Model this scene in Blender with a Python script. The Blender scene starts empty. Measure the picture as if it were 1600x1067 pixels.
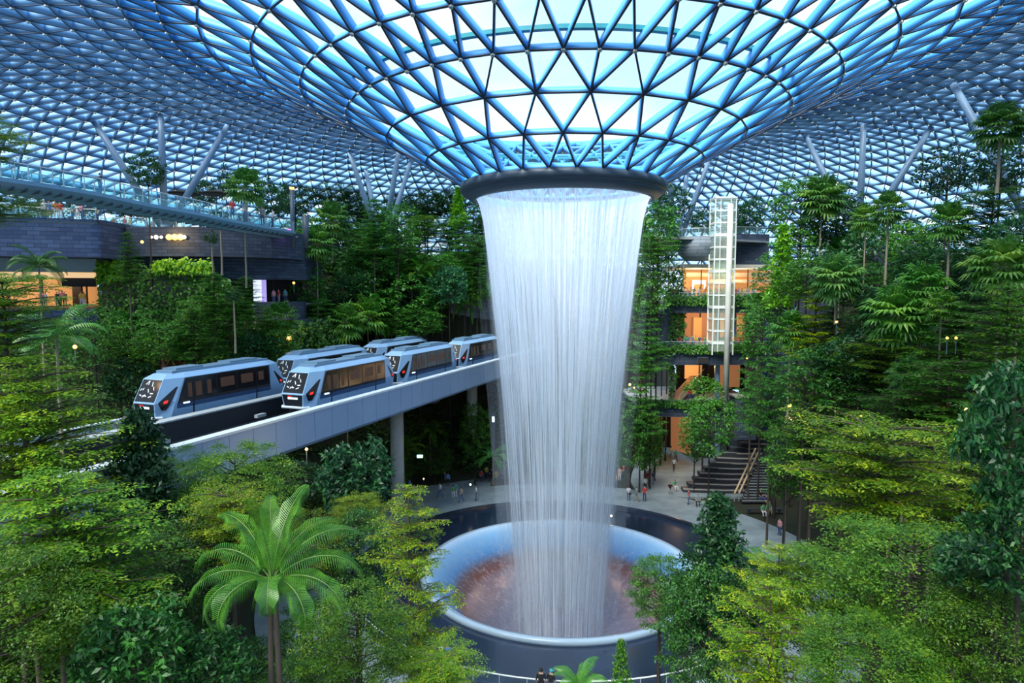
import bpy, bmesh, math, random
import numpy as np
from mathutils import Vector, Matrix, Euler
PI = math.pi
R = random.Random(7)
rng = np.random.default_rng(11)
scene = bpy.context.scene
COL = scene.collection

# ------------------------------------------------------------------ camera
F_PX = 1020.0
CAM = Vector((0.0, -68.0, 28.7))
YAW = math.radians(4.37)
PITCH = math.radians(4.4)
cd = bpy.data.cameras.new('camera')
cam = bpy.data.objects.new('camera', cd)
COL.objects.link(cam)
cam.location = CAM
cam.rotation_euler = (PI / 2 - PITCH, 0, YAW)
cd.sensor_width = 36.0
cd.lens = 36.0 * F_PX / 1600.0
cd.clip_start = 0.2
cd.clip_end = 800
scene.camera = cam
# ------------------------------------------------------------------ render look
scene.view_settings.view_transform = 'Standard'
scene.view_settings.look = 'None'
scene.view_settings.gamma = 1.0
scene.view_settings.use_curve_mapping = False
scene.view_settings.exposure = 0.8
scene.cycles.max_bounces = 6
scene.cycles.diffuse_bounces = 3
scene.cycles.glossy_bounces = 3
scene.cycles.transmission_bounces = 4
scene.cycles.transparent_max_bounces = 14
scene.cycles.sample_clamp_indirect = 6
scene.cycles.caustics_reflective = False
scene.cycles.caustics_refractive = False
# ------------------------------------------------------------------ sky
world = bpy.data.worlds.new('sky')
scene.world = world
world.use_nodes = True
nt = world.node_tree
nt.nodes.clear()
wo = nt.nodes.new('ShaderNodeOutputWorld')
bg = nt.nodes.new('ShaderNodeBackground')
tc = nt.nodes.new('ShaderNodeTexCoord')
mp = nt.nodes.new('ShaderNodeMapping')
mp.inputs['Scale'].default_value = (1.0, 1.0, 2.2)
nz = nt.nodes.new('ShaderNodeTexNoise')
nz.inputs['Scale'].default_value = 3.0
nz.inputs['Detail'].default_value = 6
cr = nt.nodes.new('ShaderNodeValToRGB')
cr.color_ramp.elements[0].position = 0.40
cr.color_ramp.elements[0].color = (0.50, 0.74, 0.98, 1)
cr.color_ramp.elements[1].position = 0.62
cr.color_ramp.elements[1].color = (0.84, 0.93, 1.0, 1)
nt.links.new(tc.outputs['Generated'], mp.inputs['Vector'])
nt.links.new(mp.outputs['Vector'], nz.inputs['Vector'])
nt.links.new(nz.outputs['Fac'], cr.inputs['Fac'])
nt.links.new(cr.outputs['Color'], bg.inputs['Color'])
bg.inputs['Strength'].default_value = 0.88
nt.links.new(bg.outputs['Background'], wo.inputs['Surface'])
# ------------------------------------------------------------------ daylight (broad veiled sun)
sd = bpy.data.lights.new('sun', 'SUN')
sd.energy = 5.4
sd.angle = math.radians(35)
sd.color = (1.0, 0.95, 0.84)
sun = bpy.data.objects.new('sun', sd)
COL.objects.link(sun)
sun.rotation_euler = Euler((math.radians(38), 0, math.radians(-28)))

# ------------------------------------------------------------------ camera-frame helpers (pixels of the 1600x1067 frame -> points)
GZ = -0.85          # level of the pool and its paving
FH = Vector((-math.sin(YAW), math.cos(YAW), 0))
RT = Vector((math.cos(YAW), math.sin(YAW), 0))

def _ray(px, py):
    u = (px - 800) / F_PX
    v = (533.5 - py) / F_PX
    return u, math.cos(PITCH) + v * math.sin(PITCH), -math.sin(PITCH) + v * math.cos(PITCH)

def at(px, py, d):
    """point seen at pixel px,py that stands d metres ahead of the viewer"""
    u, f, z = _ray(px, py)
    k = d / f
    return CAM + RT * (u * k) + FH * d + Vector((0, 0, z * k))

def atz(px, py, z):
    u, f, zz = _ray(px, py)
    k = (z - CAM.z) / zz
    return CAM + RT * (u * k) + FH * (f * k) + Vector((0, 0, zz * k))

def W(px, d, z):
    """point in picture column px (at eye level), d ahead, height z"""
    h = z - CAM.z
    cp, sp = math.cos(PITCH), math.sin(PITCH)
    opt = d * cp - h * sp
    p = CAM + RT * ((px - 800) / F_PX * opt) + FH * d
    return Vector((p.x, p.y, z))

def camxy(p):
    q = Vector((p[0] - CAM.x, p[1] - CAM.y, 0))
    return q.dot(RT), q.dot(FH)

def project(p):
    x, d = camxy(p)
    h = p[2] - CAM.z
    cp, sp = math.cos(PITCH), math.sin(PITCH)
    o = d * cp - h * sp
    o = max(o, 0.01)
    return 800 + F_PX * x / o, 533.5 - F_PX * (h * cp + d * sp) / o

# ------------------------------------------------------------------ materials
MATS = {}

def mat(name, col, rough=0.6, metal=0.0, noise=None, nscale=4.0, bump=0.0, trans=0.0, emis=None, estr=0.0, spec=None, objcol=False):
    if name in MATS:
        return MATS[name]
    m = bpy.data.materials.new(name)
    m.use_nodes = True
    t = m.node_tree
    b = t.nodes['Principled BSDF']
    b.inputs['Base Color'].default_value = (*col, 1)
    b.inputs['Roughness'].default_value = rough
    b.inputs['Metallic'].default_value = metal
    if spec is not None:
        b.inputs['Specular IOR Level'].default_value = spec
    out = None
    if noise is not None or bump:
        tcn = t.nodes.new('ShaderNodeTexCoord')
        nn = t.nodes.new('ShaderNodeTexNoise')
        nn.inputs['Scale'].default_value = nscale
        nn.inputs['Detail'].default_value = 4
        t.links.new(tcn.outputs['Object'], nn.inputs['Vector'])
    if noise is not None:
        rp = t.nodes.new('ShaderNodeValToRGB')
        rp.color_ramp.elements[0].position = 0.36
        rp.color_ramp.elements[0].color = (*col, 1)
        rp.color_ramp.elements[1].position = 0.64
        rp.color_ramp.elements[1].color = (*noise, 1)
        t.links.new(nn.outputs['Fac'], rp.inputs['Fac'])
        t.links.new(rp.outputs['Color'], b.inputs['Base Color'])
        out = rp.outputs['Color']
    if bump:
        bp = t.nodes.new('ShaderNodeBump')
        bp.inputs['Strength'].default_value = bump
        t.links.new(nn.outputs['Fac'], bp.inputs['Height'])
        t.links.new(bp.outputs['Normal'], b.inputs['Normal'])
    if objcol:
        oi = t.nodes.new('ShaderNodeObjectInfo')
        mx = t.nodes.new('ShaderNodeMix')
        mx.data_type = 'RGBA'
        mx.blend_type = 'MULTIPLY'
        mx.inputs['Factor'].default_value = 1
        t.links.new(oi.outputs['Color'], mx.inputs['B'])
        if out:
            t.links.new(out, mx.inputs['A'])
        else:
            mx.inputs['A'].default_value = (*col, 1)
        t.links.new(mx.outputs['Result'], b.inputs['Base Color'])
        out = mx.outputs['Result']
    if emis:
        b.inputs['Emission Color'].default_value = (*emis, 1)
        b.inputs['Emission Strength'].default_value = estr
    if trans:
        tl = t.nodes.new('ShaderNodeBsdfTranslucent')
        ms = t.nodes.new('ShaderNodeMixShader')
        ms.inputs['Fac'].default_value = trans
        if out:
            t.links.new(out, tl.inputs['Color'])
        else:
            tl.inputs['Color'].default_value = (*col, 1)
        t.links.new(b.outputs['BSDF'], ms.inputs[1])
        t.links.new(tl.outputs['BSDF'], ms.inputs[2])
        t.links.new(ms.outputs['Shader'], t.nodes['Material Output'].inputs['Surface'])
    MATS[name] = m
    return m

def glassmat(name, tint, gloss=0.1, rough=0.05, opaque=0.0, ocol=(0.5, 0.8, 0.8)):
    """thin sheet of glass: clear with a tint and a share of reflection"""
    m = bpy.data.materials.new(name)
    m.use_nodes = True
    t = m.node_tree
    t.nodes.clear()
    o = t.nodes.new('ShaderNodeOutputMaterial')
    tr = t.nodes.new('ShaderNodeBsdfTransparent')
    tr.inputs['Color'].default_value = (*tint, 1)
    gl = t.nodes.new('ShaderNodeBsdfGlossy')
    gl.inputs['Roughness'].default_value = rough
    ms = t.nodes.new('ShaderNodeMixShader')
    ms.inputs['Fac'].default_value = gloss
    t.links.new(tr.outputs[0], ms.inputs[1])
    t.links.new(gl.outputs[0], ms.inputs[2])
    last = ms
    if opaque:
        df = t.nodes.new('ShaderNodeBsdfDiffuse')
        df.inputs['Color'].default_value = (*ocol, 1)
        m2 = t.nodes.new('ShaderNodeMixShader')
        m2.inputs['Fac'].default_value = opaque
        t.links.new(ms.outputs[0], m2.inputs[1])
        t.links.new(df.outputs[0], m2.inputs[2])
        last = m2
    t.links.new(last.outputs[0], o.inputs['Surface'])
    MATS[name] = m
    return m

def leafmat(name, dark, light, tip, scale=3.0, trans=0.3, rough=0.42):
    """leaf green: fine mottling between two greens with patches of younger leaf, multiplied by a per-plant tint that can carry shade"""
    m = bpy.data.materials.new(name)
    m.use_nodes = True
    t = m.node_tree
    b = t.nodes['Principled BSDF']
    tcn = t.nodes.new('ShaderNodeTexCoord')
    n1 = t.nodes.new('ShaderNodeTexNoise')
    n1.inputs['Scale'].default_value = scale * 6
    n1.inputs['Detail'].default_value = 2
    n2 = t.nodes.new('ShaderNodeTexNoise')
    n2.inputs['Scale'].default_value = scale
    n2.inputs['Detail'].default_value = 3
    r1 = t.nodes.new('ShaderNodeValToRGB')
    r1.color_ramp.elements[0].position = 0.35
    r1.color_ramp.elements[0].color = (*dark, 1)
    r1.color_ramp.elements[1].position = 0.65
    r1.color_ramp.elements[1].color = (*light, 1)
    r2 = t.nodes.new('ShaderNodeValToRGB')
    r2.color_ramp.elements[0].position = 0.5
    r2.color_ramp.elements[0].color = (0, 0, 0, 1)
    r2.color_ramp.elements[1].position = 0.66
    r2.color_ramp.elements[1].color = (0.8, 0.8, 0.8, 1)
    mx = t.nodes.new('ShaderNodeMix')
    mx.data_type = 'RGBA'
    mx.inputs['B'].default_value = (*tip, 1)
    oi = t.nodes.new('ShaderNodeObjectInfo')
    mu = t.nodes.new('ShaderNodeMix')
    mu.data_type = 'RGBA'
    mu.blend_type = 'MULTIPLY'
    mu.inputs['Factor'].default_value = 1
    for n in (n1, n2):
        t.links.new(tcn.outputs['Object'], n.inputs['Vector'])
    t.links.new(n1.outputs['Fac'], r1.inputs['Fac'])
    t.links.new(n2.outputs['Fac'], r2.inputs['Fac'])
    t.links.new(r2.outputs['Color'], mx.inputs['Factor'])
    t.links.new(r1.outputs['Color'], mx.inputs['A'])
    t.links.new(mx.outputs['Result'], mu.inputs['A'])
    t.links.new(oi.outputs['Color'], mu.inputs['B'])
    t.links.new(mu.outputs['Result'], b.inputs['Base Color'])
    b.inputs['Roughness'].default_value = rough
    b.inputs['Specular IOR Level'].default_value = 0.4
    tl = t.nodes.new('ShaderNodeBsdfTranslucent')
    t.links.new(mu.outputs['Result'], tl.inputs['Color'])
    ms = t.nodes.new('ShaderNodeMixShader')
    ms.inputs['Fac'].default_value = trans
    t.links.new(b.outputs['BSDF'], ms.inputs[1])
    t.links.new(tl.outputs['BSDF'], ms.inputs[2])
    t.links.new(ms.outputs['Shader'], t.nodes['Material Output'].inputs['Surface'])
    MATS[name] = m
    return m

def stonemat(name, c1, c2, mortar, sx, sy, rough=0.8):
    """coursed slate cladding"""
    m = bpy.data.materials.new(name)
    m.use_nodes = True
    t = m.node_tree
    b = t.nodes['Principled BSDF']
    tcn = t.nodes.new('ShaderNodeTexCoord')
    sep = t.nodes.new('ShaderNodeSeparateXYZ')
    add = t.nodes.new('ShaderNodeMath')
    add.operation = 'ADD'
    cmb = t.nodes.new('ShaderNodeCombineXYZ')
    br = t.nodes.new('ShaderNodeTexBrick')
    t.links.new(tcn.outputs['Object'], sep.inputs[0])
    t.links.new(sep.outputs['X'], add.inputs[0])
    t.links.new(sep.outputs['Y'], add.inputs[1])
    t.links.new(add.outputs[0], cmb.inputs['X'])
    t.links.new(sep.outputs['Z'], cmb.inputs['Y'])
    t.links.new(cmb.outputs[0], br.inputs['Vector'])
    br.inputs['Color1'].default_value = (*c1, 1)
    br.inputs['Color2'].default_value = (*c2, 1)
    br.inputs['Mortar'].default_value = (*mortar, 1)
    br.inputs['Scale'].default_value = 1
    br.inputs['Brick Width'].default_value = sx
    br.inputs['Row Height'].default_value = sy
    br.inputs['Mortar Size'].default_value = 0.03
    br.inputs['Bias'].default_value = 0.1
    t.links.new(br.outputs['Color'], b.inputs['Base Color'])
    b.inputs['Roughness'].default_value = rough
    MATS[name] = m
    return m

def make_mats():
    mat('roof_steel', (0.085, 0.38, 0.80), 0.5)  # blue of the sky on pale steel is put into this colour
    mat('shell_steel', (0.22, 0.44, 0.72), 0.55)  # paler copy, lighter look of the far shell put into the colour
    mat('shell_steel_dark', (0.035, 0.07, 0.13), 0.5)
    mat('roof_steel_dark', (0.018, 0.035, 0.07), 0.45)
    mat('node_steel', (0.45, 0.5, 0.5), 0.5)
    glassmat('roof_glass', (0.93, 0.97, 1.0), 0.05, 0.08)
    glassmat('rail_glass', (0.62, 0.86, 0.85), 0.10, 0.05, 0.10, (0.35, 0.62, 0.62))
    glassmat('lift_glass', (0.8, 0.92, 0.86), 0.12, 0.05, 0.22, (0.8, 0.92, 0.8))
    mat('teal_gutter', (0.03, 0.26, 0.30), 0.35)
    mat('ring_metal', (0.055, 0.085, 0.12), 0.5)
    mat('column_steel', (0.20, 0.32, 0.47), 0.42)
    mat('rail_steel', (0.55, 0.6, 0.62), 0.4, 0.4)
    mat('white_steel', (0.82, 0.86, 0.84), 0.4)
    stonemat('slate', (0.028, 0.042, 0.075), (0.065, 0.09, 0.14), (0.012, 0.018, 0.03), 1.6, 0.45)
    stonemat('slate_blue', (0.035, 0.065, 0.15), (0.075, 0.12, 0.24), (0.02, 0.03, 0.06), 1.8, 0.5)
    stonemat('slate_pale', (0.16, 0.2, 0.25), (0.28, 0.32, 0.37), (0.09, 0.11, 0.14), 1.8, 0.5)
    mat('concrete', (0.27, 0.30, 0.33), 0.8, noise=(0.36, 0.39, 0.41), nscale=0.6)
    mat('viaduct_panel', (0.22, 0.34, 0.52), 0.55, noise=(0.25, 0.37, 0.55), nscale=0.3)
    mat('viaduct_cap', (0.60, 0.68, 0.76), 0.6)
    mat('viaduct_dark', (0.018, 0.022, 0.03), 0.6)
    mat('running_strip', (0.10, 0.12, 0.14), 0.6)
    mat('pier_concrete', (0.62, 0.62, 0.58), 0.75, noise=(0.52, 0.53, 0.50), nscale=0.8)
    mat('train_body', (0.30, 0.50, 0.74), 0.32, 0.1)
    mat('train_roof', (0.16, 0.28, 0.40), 0.45)
    mat('train_blue', (0.04, 0.09, 0.20), 0.4)
    mat('train_window', (0.012, 0.011, 0.012), 0.18, spec=0.45)
    mat('train_black', (0.012, 0.015, 0.022), 0.3)
    mat('train_interior', (0.06, 0.028, 0.018), 0.5, emis=(1.0, 0.5, 0.22), estr=0.012)  # plates over the panes, their glow stands in for the lit car interior
    mat('tail_light', (0.6, 0.01, 0.01), 0.3, emis=(1, 0.03, 0.02), estr=0.7)
    mat('head_light', (0.6, 0.8, 1), 0.3, emis=(0.6, 0.85, 1), estr=1.2)
    mat('exit_green', (0.5, 0.9, 0.8), 0.5, emis=(0.45, 0.95, 0.75), estr=1.3)
    mat('paving', (0.27, 0.33, 0.36), 0.6, noise=(0.19, 0.24, 0.27), nscale=0.5)
    mat('moat_stone', (0.012, 0.022, 0.045), 0.16, noise=(0.02, 0.035, 0.07), nscale=0.25, spec=0.6)
    mat('plaza_dark', (0.07, 0.075, 0.085), 0.5)
    mat('soil', (0.022, 0.020, 0.013), 0.95, noise=(0.02, 0.032, 0.012), nscale=0.6)
    mat('bark', (0.10, 0.075, 0.05), 0.85, noise=(0.05, 0.04, 0.03), nscale=6)
    mat('bark_pale', (0.36, 0.30, 0.22), 0.8, noise=(0.24, 0.19, 0.13), nscale=6)
    mat('bark_dark', (0.035, 0.028, 0.022), 0.9)
    leafmat('leaf_bright', (0.045, 0.13, 0.012), (0.18, 0.37, 0.03), (0.42, 0.54, 0.03), 1.6)
    leafmat('leaf_mid', (0.025, 0.09, 0.018), (0.09, 0.24, 0.04), (0.20, 0.36, 0.045), 1.6)
    leafmat('leaf_dark', (0.010, 0.045, 0.016), (0.035, 0.115, 0.04), (0.07, 0.19, 0.04), 1.6, rough=0.35)
    leafmat('leaf_palm', (0.03, 0.12, 0.02), (0.10, 0.27, 0.05), (0.22, 0.38, 0.06), 1.2, rough=0.35)
    mat('frond_green', (0.02, 0.11, 0.015), 0.33, noise=(0.07, 0.24, 0.03), nscale=2.0, trans=0.3, objcol=True)
    mat('rachis', (0.10, 0.20, 0.04), 0.5)
    mat('warm_wall', (0.62, 0.30, 0.11), 0.7, emis=(1.0, 0.45, 0.14), estr=0.26)  # wall glow stands in for the interior lighting
    mat('warm_dim', (0.42, 0.20, 0.10), 0.7, emis=(1.0, 0.42, 0.18), estr=0.12)  # weaker wall glow, dim interior light put into the material
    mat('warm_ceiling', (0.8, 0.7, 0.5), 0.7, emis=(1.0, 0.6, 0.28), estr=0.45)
    mat('cream', (0.75, 0.70, 0.60), 0.7)
    mat('grey_fascia', (0.36, 0.40, 0.42), 0.7)
    mat('brown_floor', (0.32, 0.17, 0.10), 0.6)
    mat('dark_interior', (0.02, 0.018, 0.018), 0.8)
    mat('banner_white', (0.8, 0.85, 0.95), 0.6, emis=(0.75, 0.8, 1), estr=0.6)
    mat('banner_lilac', (0.5, 0.42, 0.85), 0.6, emis=(0.5, 0.4, 0.9), estr=0.4)
    mat('lamp_glow', (1, 0.6, 0.2), 0.5, emis=(1.0, 0.42, 0.08), estr=2.2)
    mat('lamp_white', (1, 0.9, 0.8), 0.5, emis=(1.0, 0.80, 0.55), estr=2.5)
    mat('step_edge', (0.40, 0.36, 0.34), 0.6)
    mat('step_dark', (0.035, 0.04, 0.05), 0.5)
    mat('timber', (0.45, 0.32, 0.2), 0.6)
    mat('skin', (0.55, 0.34, 0.25), 0.6)
    mat('hair', (0.015, 0.012, 0.010), 0.6)
    for n, c in dict(white=(0.75, 0.76, 0.8), black=(0.015, 0.016, 0.02), navy=(0.03, 0.06, 0.18), red=(0.55, 0.05, 0.05), blue=(0.10, 0.25, 0.6),
                     grey=(0.3, 0.32, 0.35), pink=(0.75, 0.35, 0.42), teal=(0.06, 0.35, 0.38), yellow=(0.75, 0.55, 0.08), beige=(0.55, 0.45, 0.33),
                     green=(0.10, 0.40, 0.15), orange=(0.75, 0.28, 0.06), denim=(0.09, 0.15, 0.28), khaki=(0.32, 0.27, 0.18)).items():
        mat('cloth_' + n, c, 0.8)
make_mats()

# ------------------------------------------------------------------ mesh helpers
def mesh_np(name, V, faces4=None, faces3=None, m=None, smooth=False):
    me = bpy.data.meshes.new(name)
    V = np.asarray(V, dtype=np.float32).reshape(-1, 3)
    loops, starts, tot, s = [], [], [], 0
    for fs, k in ((faces4, 4), (faces3, 3)):
        if fs is not None and len(fs):
            fs = np.asarray(fs, dtype=np.int32).reshape(-1, k)
            loops.append(fs.ravel())
            starts.append(s + np.arange(len(fs)) * k)
            tot.append(np.full(len(fs), k))
            s += len(fs) * k
    loops = np.concatenate(loops)
    starts = np.concatenate(starts)
    tot = np.concatenate(tot)
    me.vertices.add(len(V))
    me.vertices.foreach_set('co', V.ravel())
    me.loops.add(len(loops))
    me.loops.foreach_set('vertex_index', loops)
    me.polygons.add(len(starts))
    me.polygons.foreach_set('loop_start', starts.astype(np.int32))
    me.polygons.foreach_set('loop_total', tot.astype(np.int32))
    if smooth:
        me.polygons.foreach_set('use_smooth', np.ones(len(starts), dtype=bool))
    me.update(calc_edges=True)
    if m:
        me.materials.append(MATS[m] if isinstance(m, str) else m)
    return me

def link(name, me, parent=None, label=None, cat=None, group=None, kind=None):
    o = bpy.data.objects.new(name, me)
    COL.objects.link(o)
    if parent:
        o.parent = parent
    tag(o, label, cat, group, kind)
    return o

def tag(o, label=None, cat=None, group=None, kind=None):
    if label: o['label'] = label
    if cat: o['category'] = cat
    if group: o['group'] = group
    if kind: o['kind'] = kind
    return o

def empty(name, loc=(0, 0, 0), rz=0, label=None, cat=None, group=None):
    o = bpy.data.objects.new(name, None)
    o.empty_display_size = 0.3
    COL.objects.link(o)
    o.location = loc
    o.rotation_euler = (0, 0, rz)
    tag(o, label, cat, group)
    return o

class MB:
    """collects solids into one mesh"""
    def __init__(s):
        s.V, s.Fc, s.M = [], [], []
    def add(s, V, Fs, mi=0):
        b = len(s.V)
        s.V += [tuple(v) for v in V]
        s.Fc += [tuple(i + b for i in f) for f in Fs]
        s.M += [mi] * len(Fs)
        return s
    def box(s, c, d, rz=0, mi=0):
        """box centred at c, dimensions d, turned by rz"""
        cs, sn = math.cos(rz), math.sin(rz)
        V = []
        for z in (-.5, .5):
            for x, y in ((-.5, -.5), (.5, -.5), (.5, .5), (-.5, .5)):
                X, Y = x * d[0], y * d[1]
                V.append((c[0] + X * cs - Y * sn, c[1] + X * sn + Y * cs, c[2] + z * d[2]))
        return s.add(V, [(0, 3, 2, 1), (4, 5, 6, 7), (0, 1, 5, 4), (1, 2, 6, 5), (2, 3, 7, 6), (3, 0, 4, 7)], mi)
    def bar(s, p, q, w, h, mi=0, up=Vector((0, 0, 1))):
        """rectangular bar from p to q; w across, h along up"""
        p, q = Vector(p), Vector(q)
        t = (q - p).normalized()
        a = t.cross(up)
        if a.length < 1e-4:
            a = Vector((1, 0, 0))
        a.normalize()
        b = a.cross(t).normalized()
        V = []
        for e in (p, q):
            for x, y in ((-.5, -.5), (.5, -.5), (.5, .5), (-.5, .5)):
                V.append(e + a * x * w + b * y * h)
        return s.add(V, [(0, 3, 2, 1), (4, 5, 6, 7), (0, 1, 5, 4), (1, 2, 6, 5), (2, 3, 7, 6), (3, 0, 4, 7)], mi)
    def tube(s, pts, rad, n=8, mi=0, cap=True):
        pts = [Vector(p) for p in pts]
        if not isinstance(rad, (list, tuple)):
            rad = [rad] * len(pts)
        V, Fs = [], []
        prev = None
        for i, p in enumerate(pts):
            a = pts[max(i - 1, 0)]
            b = pts[min(i + 1, len(pts) - 1)]
            t = (b - a).normalized()
            if prev is None:
                u = t.cross(Vector((0, 0, 1)))
                if u.length < 0.05:
                    u = t.cross(Vector((1, 0, 0)))
                u.normalize()
            else:
                u = (prev - t * prev.dot(t)).normalized()
            prev = u
            w = t.cross(u)
            for k in range(n):
                an = 2 * PI * k / n
                V.append(p + (u * math.cos(an) + w * math.sin(an)) * rad[i])
        for i in range(len(pts) - 1):
            for k in range(n):
                Fs.append((i * n + k, i * n + (k + 1) % n, (i + 1) * n + (k + 1) % n, (i + 1) * n + k))
        if cap:
            Fs.append(tuple(range(n))[::-1])
            Fs.append(tuple(range((len(pts) - 1) * n, len(pts) * n)))
        return s.add(V, Fs, mi)
    def lathe(s, prof, c=(0, 0), n=96, mi=0, a0=0, a1=2 * PI, close=False):
        """profile of (r, z) turned about c; close joins last to first (solid ring)"""
        full = abs(a1 - a0 - 2 * PI) < 1e-6
        m = n if full else n + 1
        V, Fs = [], []
        for k in range(m):
            a = a0 + (a1 - a0) * k / n
            for r, z in prof:
                V.append((c[0] + r * math.cos(a), c[1] + r * math.sin(a), z))
        L = len(prof)
        for k in range(n):
            k2 = (k + 1) % m
            for i in range(L if close else L - 1):
                j = (i + 1) % L
                Fs.append((k * L + i, k2 * L + i, k2 * L + j, k * L + j))
        return s.add(V, Fs, mi)
    def prism(s, poly, z0, z1, mi=0):
        n = len(poly)
        ar = sum(poly[i][0] * poly[(i + 1) % n][1] - poly[(i + 1) % n][0] * poly[i][1] for i in range(n))
        if ar < 0:
            poly = poly[::-1]
        V = [(p[0], p[1], z0) for p in poly] + [(p[0], p[1], z1) for p in poly]
        Fs = [tuple(range(n))[::-1], tuple(range(n, 2 * n))] + [(i, (i + 1) % n, n + (i + 1) % n, n + i) for i in range(n)]
        return s.add(V, Fs, mi)
    def mesh(s, name, mats, smooth=False):
        me = bpy.data.meshes.new(name)
        me.from_pydata([tuple(v) for v in s.V], [], s.Fc)
        for m in (mats if isinstance(mats, (list, tuple)) else [mats]):
            me.materials.append(MATS[m])
        if len(me.materials) > 1:
            me.polygons.foreach_set('material_index', s.M)
        if smooth:
            me.polygons.foreach_set('use_smooth', [True] * len(me.polygons))
        me.update()
        return me
    def build(s, name, mats, parent=None, smooth=False, **kw):
        return link(name, s.mesh(name, mats, smooth), parent, **kw)

def sm(a, b, x):
    t = min(1, max(0, (x - a) / (b - a)))
    return t * t * (3 - 2 * t)

def interp(x, xs, ys):
    return float(np.interp(x, xs, ys))
# ================================================================== glass roof
PR_R = [9.6, 10.2, 13.9, 17.7, 21.4, 25.4, 29.4, 33.5, 38, 45, 53, 60, 68, 76, 84, 90, 95, 98]
PR_Z = [39.0, 39.4, 41.5, 43.6, 45.4, 47.3, 49.2, 50.5, 51.3, 51.8, 51.7, 50.8, 48.6, 45.4, 40.9, 34.6, 25.0, 12.0]
def roof_z(r):
    return interp(r, PR_R, PR_Z)

def build_roof():
    # ring radii: follow arc length
    radii = [10.2, 13.9, 17.7, 21.4, 25.4, 29.4, 33.4]
    s_r = np.linspace(33.4, 98, 600)
    s_z = np.interp(s_r, PR_R, PR_Z)
    al = np.concatenate([[0], np.cumsum(np.hypot(np.diff(s_r), np.diff(s_z)))])
    nr = 30
    for k in range(1, nr + 1):
        radii.append(float(np.interp(al[-1] * k / nr, al, s_r)))
    zs = [roof_z(r) for r in radii]
    ns = [27, 27, 27, 54, 54, 54, 54] + [108 if radii[7 + k] < 50 else 162 for k in range(nr)]
    # angular offset so that a node of the fourth ring faces the viewer
    off = -PI / 2 + math.radians(0.0)
    rings = []
    half = 0.0
    phase = []
    # inner rings: alternate half steps
    ph = 0.5
    for i, n in enumerate(ns):
        if i == 0:
            ph = 0.5
        elif n == ns[i - 1]:
            ph = phase[-1] + 0.5
        else:
            ph = (phase[-1] * (n / ns[i - 1])) if n == 2 * ns[i - 1] else 0.25
        phase.append(ph)
    for i, n in enumerate(ns):
        st = 2 * PI / n
        rings.append([Vector((radii[i] * math.cos(off + (k + phase[i]) * st), radii[i] * math.sin(off + (k + phase[i]) * st), zs[i])) for k in range(n)])
    # the outward normal at each ring
    def nrm(i, p):
        a = max(i - 1, 0); b = min(i + 1, len(radii) - 1)
        dr, dz = radii[b] - radii[a], zs[b] - zs[a]
        L = math.hypot(dr, dz)
        rad = Vector((p.x, p.y, 0)).normalized()
        return rad * (-dz / L) + Vector((0, 0, dr / L))
    edges, tris = [], []
    for i in range(len(rings)):
        n = ns[i]
        for k in range(n):
            edges.append(((i, k), (i, (k + 1) % n)))
        if i + 1 == len(rings):
            break
        m = ns[i + 1]
        if m == n:
            # next ring is advanced by half a step: node k of next lies between k and k+1 of this
            for k in range(n):
                edges.append(((i, k), (i + 1, k)))
                edges.append(((i, (k + 1) % n), (i + 1, k)))
                tris.append(((i, k), (i, (k + 1) % n), (i + 1, k)))
                tris.append(((i, (k + 1) % n), (i + 1, (k + 1) % n), (i + 1, k)))
        elif m != 2 * n:
            # rings of unlike count: walk round both, always taking the nearer next node
            fa = lambda k: (k + phase[i]) / n
            fb = lambda k: (k + phase[i + 1]) / m
            ia = 0
            ib = int(round(fa(0) * m - phase[i + 1]))
            ea, eb = ia + n, ib + m
            while ia < ea or ib < eb:
                edges.append(((i, ia % n), (i + 1, ib % m)))
                if ib >= eb or (ia < ea and fa(ia + 1) <= fb(ib + 1)):
                    tris.append(((i, ia % n), (i, (ia + 1) % n), (i + 1, ib % m))); ia += 1
                else:
                    tris.append(((i, ia % n), (i + 1, (ib + 1) % m), (i + 1, ib % m))); ib += 1
        else:
            for k in range(n):
                c = 2 * k
                for q in (c - 1, c, c + 1):
                    edges.append(((i, k), (i + 1, q % m)))
                tris.append(((i, k), (i + 1, c), (i + 1, (c - 1) % m)))
                tris.append(((i, k), (i + 1, (c + 1) % m), (i + 1, c)))
                tris.append(((i, k), (i, (k + 1) % n), (i + 1, (c + 1) % m)))
    V, Q, V2, Q2 = [], [], [], []
    MI, MI2 = [], []
    for (i, k), (j, l) in edges:
        p, q = rings[i][k], rings[j][l]
        t = (q - p).normalized()
        np_, nq = nrm(i, p), nrm(j, q)
        hub = i == j
        w = 0.10 if i < 7 else 0.10
        D = 0.72 if i < 7 else 1.0
        if i == j and i < 7:
            D = 0.5; w = 0.13
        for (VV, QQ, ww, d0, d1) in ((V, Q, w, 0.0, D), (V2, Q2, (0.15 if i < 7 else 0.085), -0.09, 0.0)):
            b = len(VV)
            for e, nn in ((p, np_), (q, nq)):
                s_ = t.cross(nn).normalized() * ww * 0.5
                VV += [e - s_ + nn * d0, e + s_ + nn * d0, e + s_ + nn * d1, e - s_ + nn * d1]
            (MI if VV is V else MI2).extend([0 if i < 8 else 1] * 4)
            QQ += [(b, b + 1, b + 5, b + 4), (b + 1, b + 2, b + 6, b + 5), (b + 2, b + 3, b + 7, b + 6), (b + 3, b, b + 4, b + 7)]
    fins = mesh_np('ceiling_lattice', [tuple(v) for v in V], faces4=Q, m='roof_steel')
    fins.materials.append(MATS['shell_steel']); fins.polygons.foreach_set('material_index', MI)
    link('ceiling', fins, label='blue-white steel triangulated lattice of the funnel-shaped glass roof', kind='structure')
    fl = mesh_np('ceiling_flange', [tuple(v) for v in V2], faces4=Q2, m='roof_steel_dark')
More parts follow.
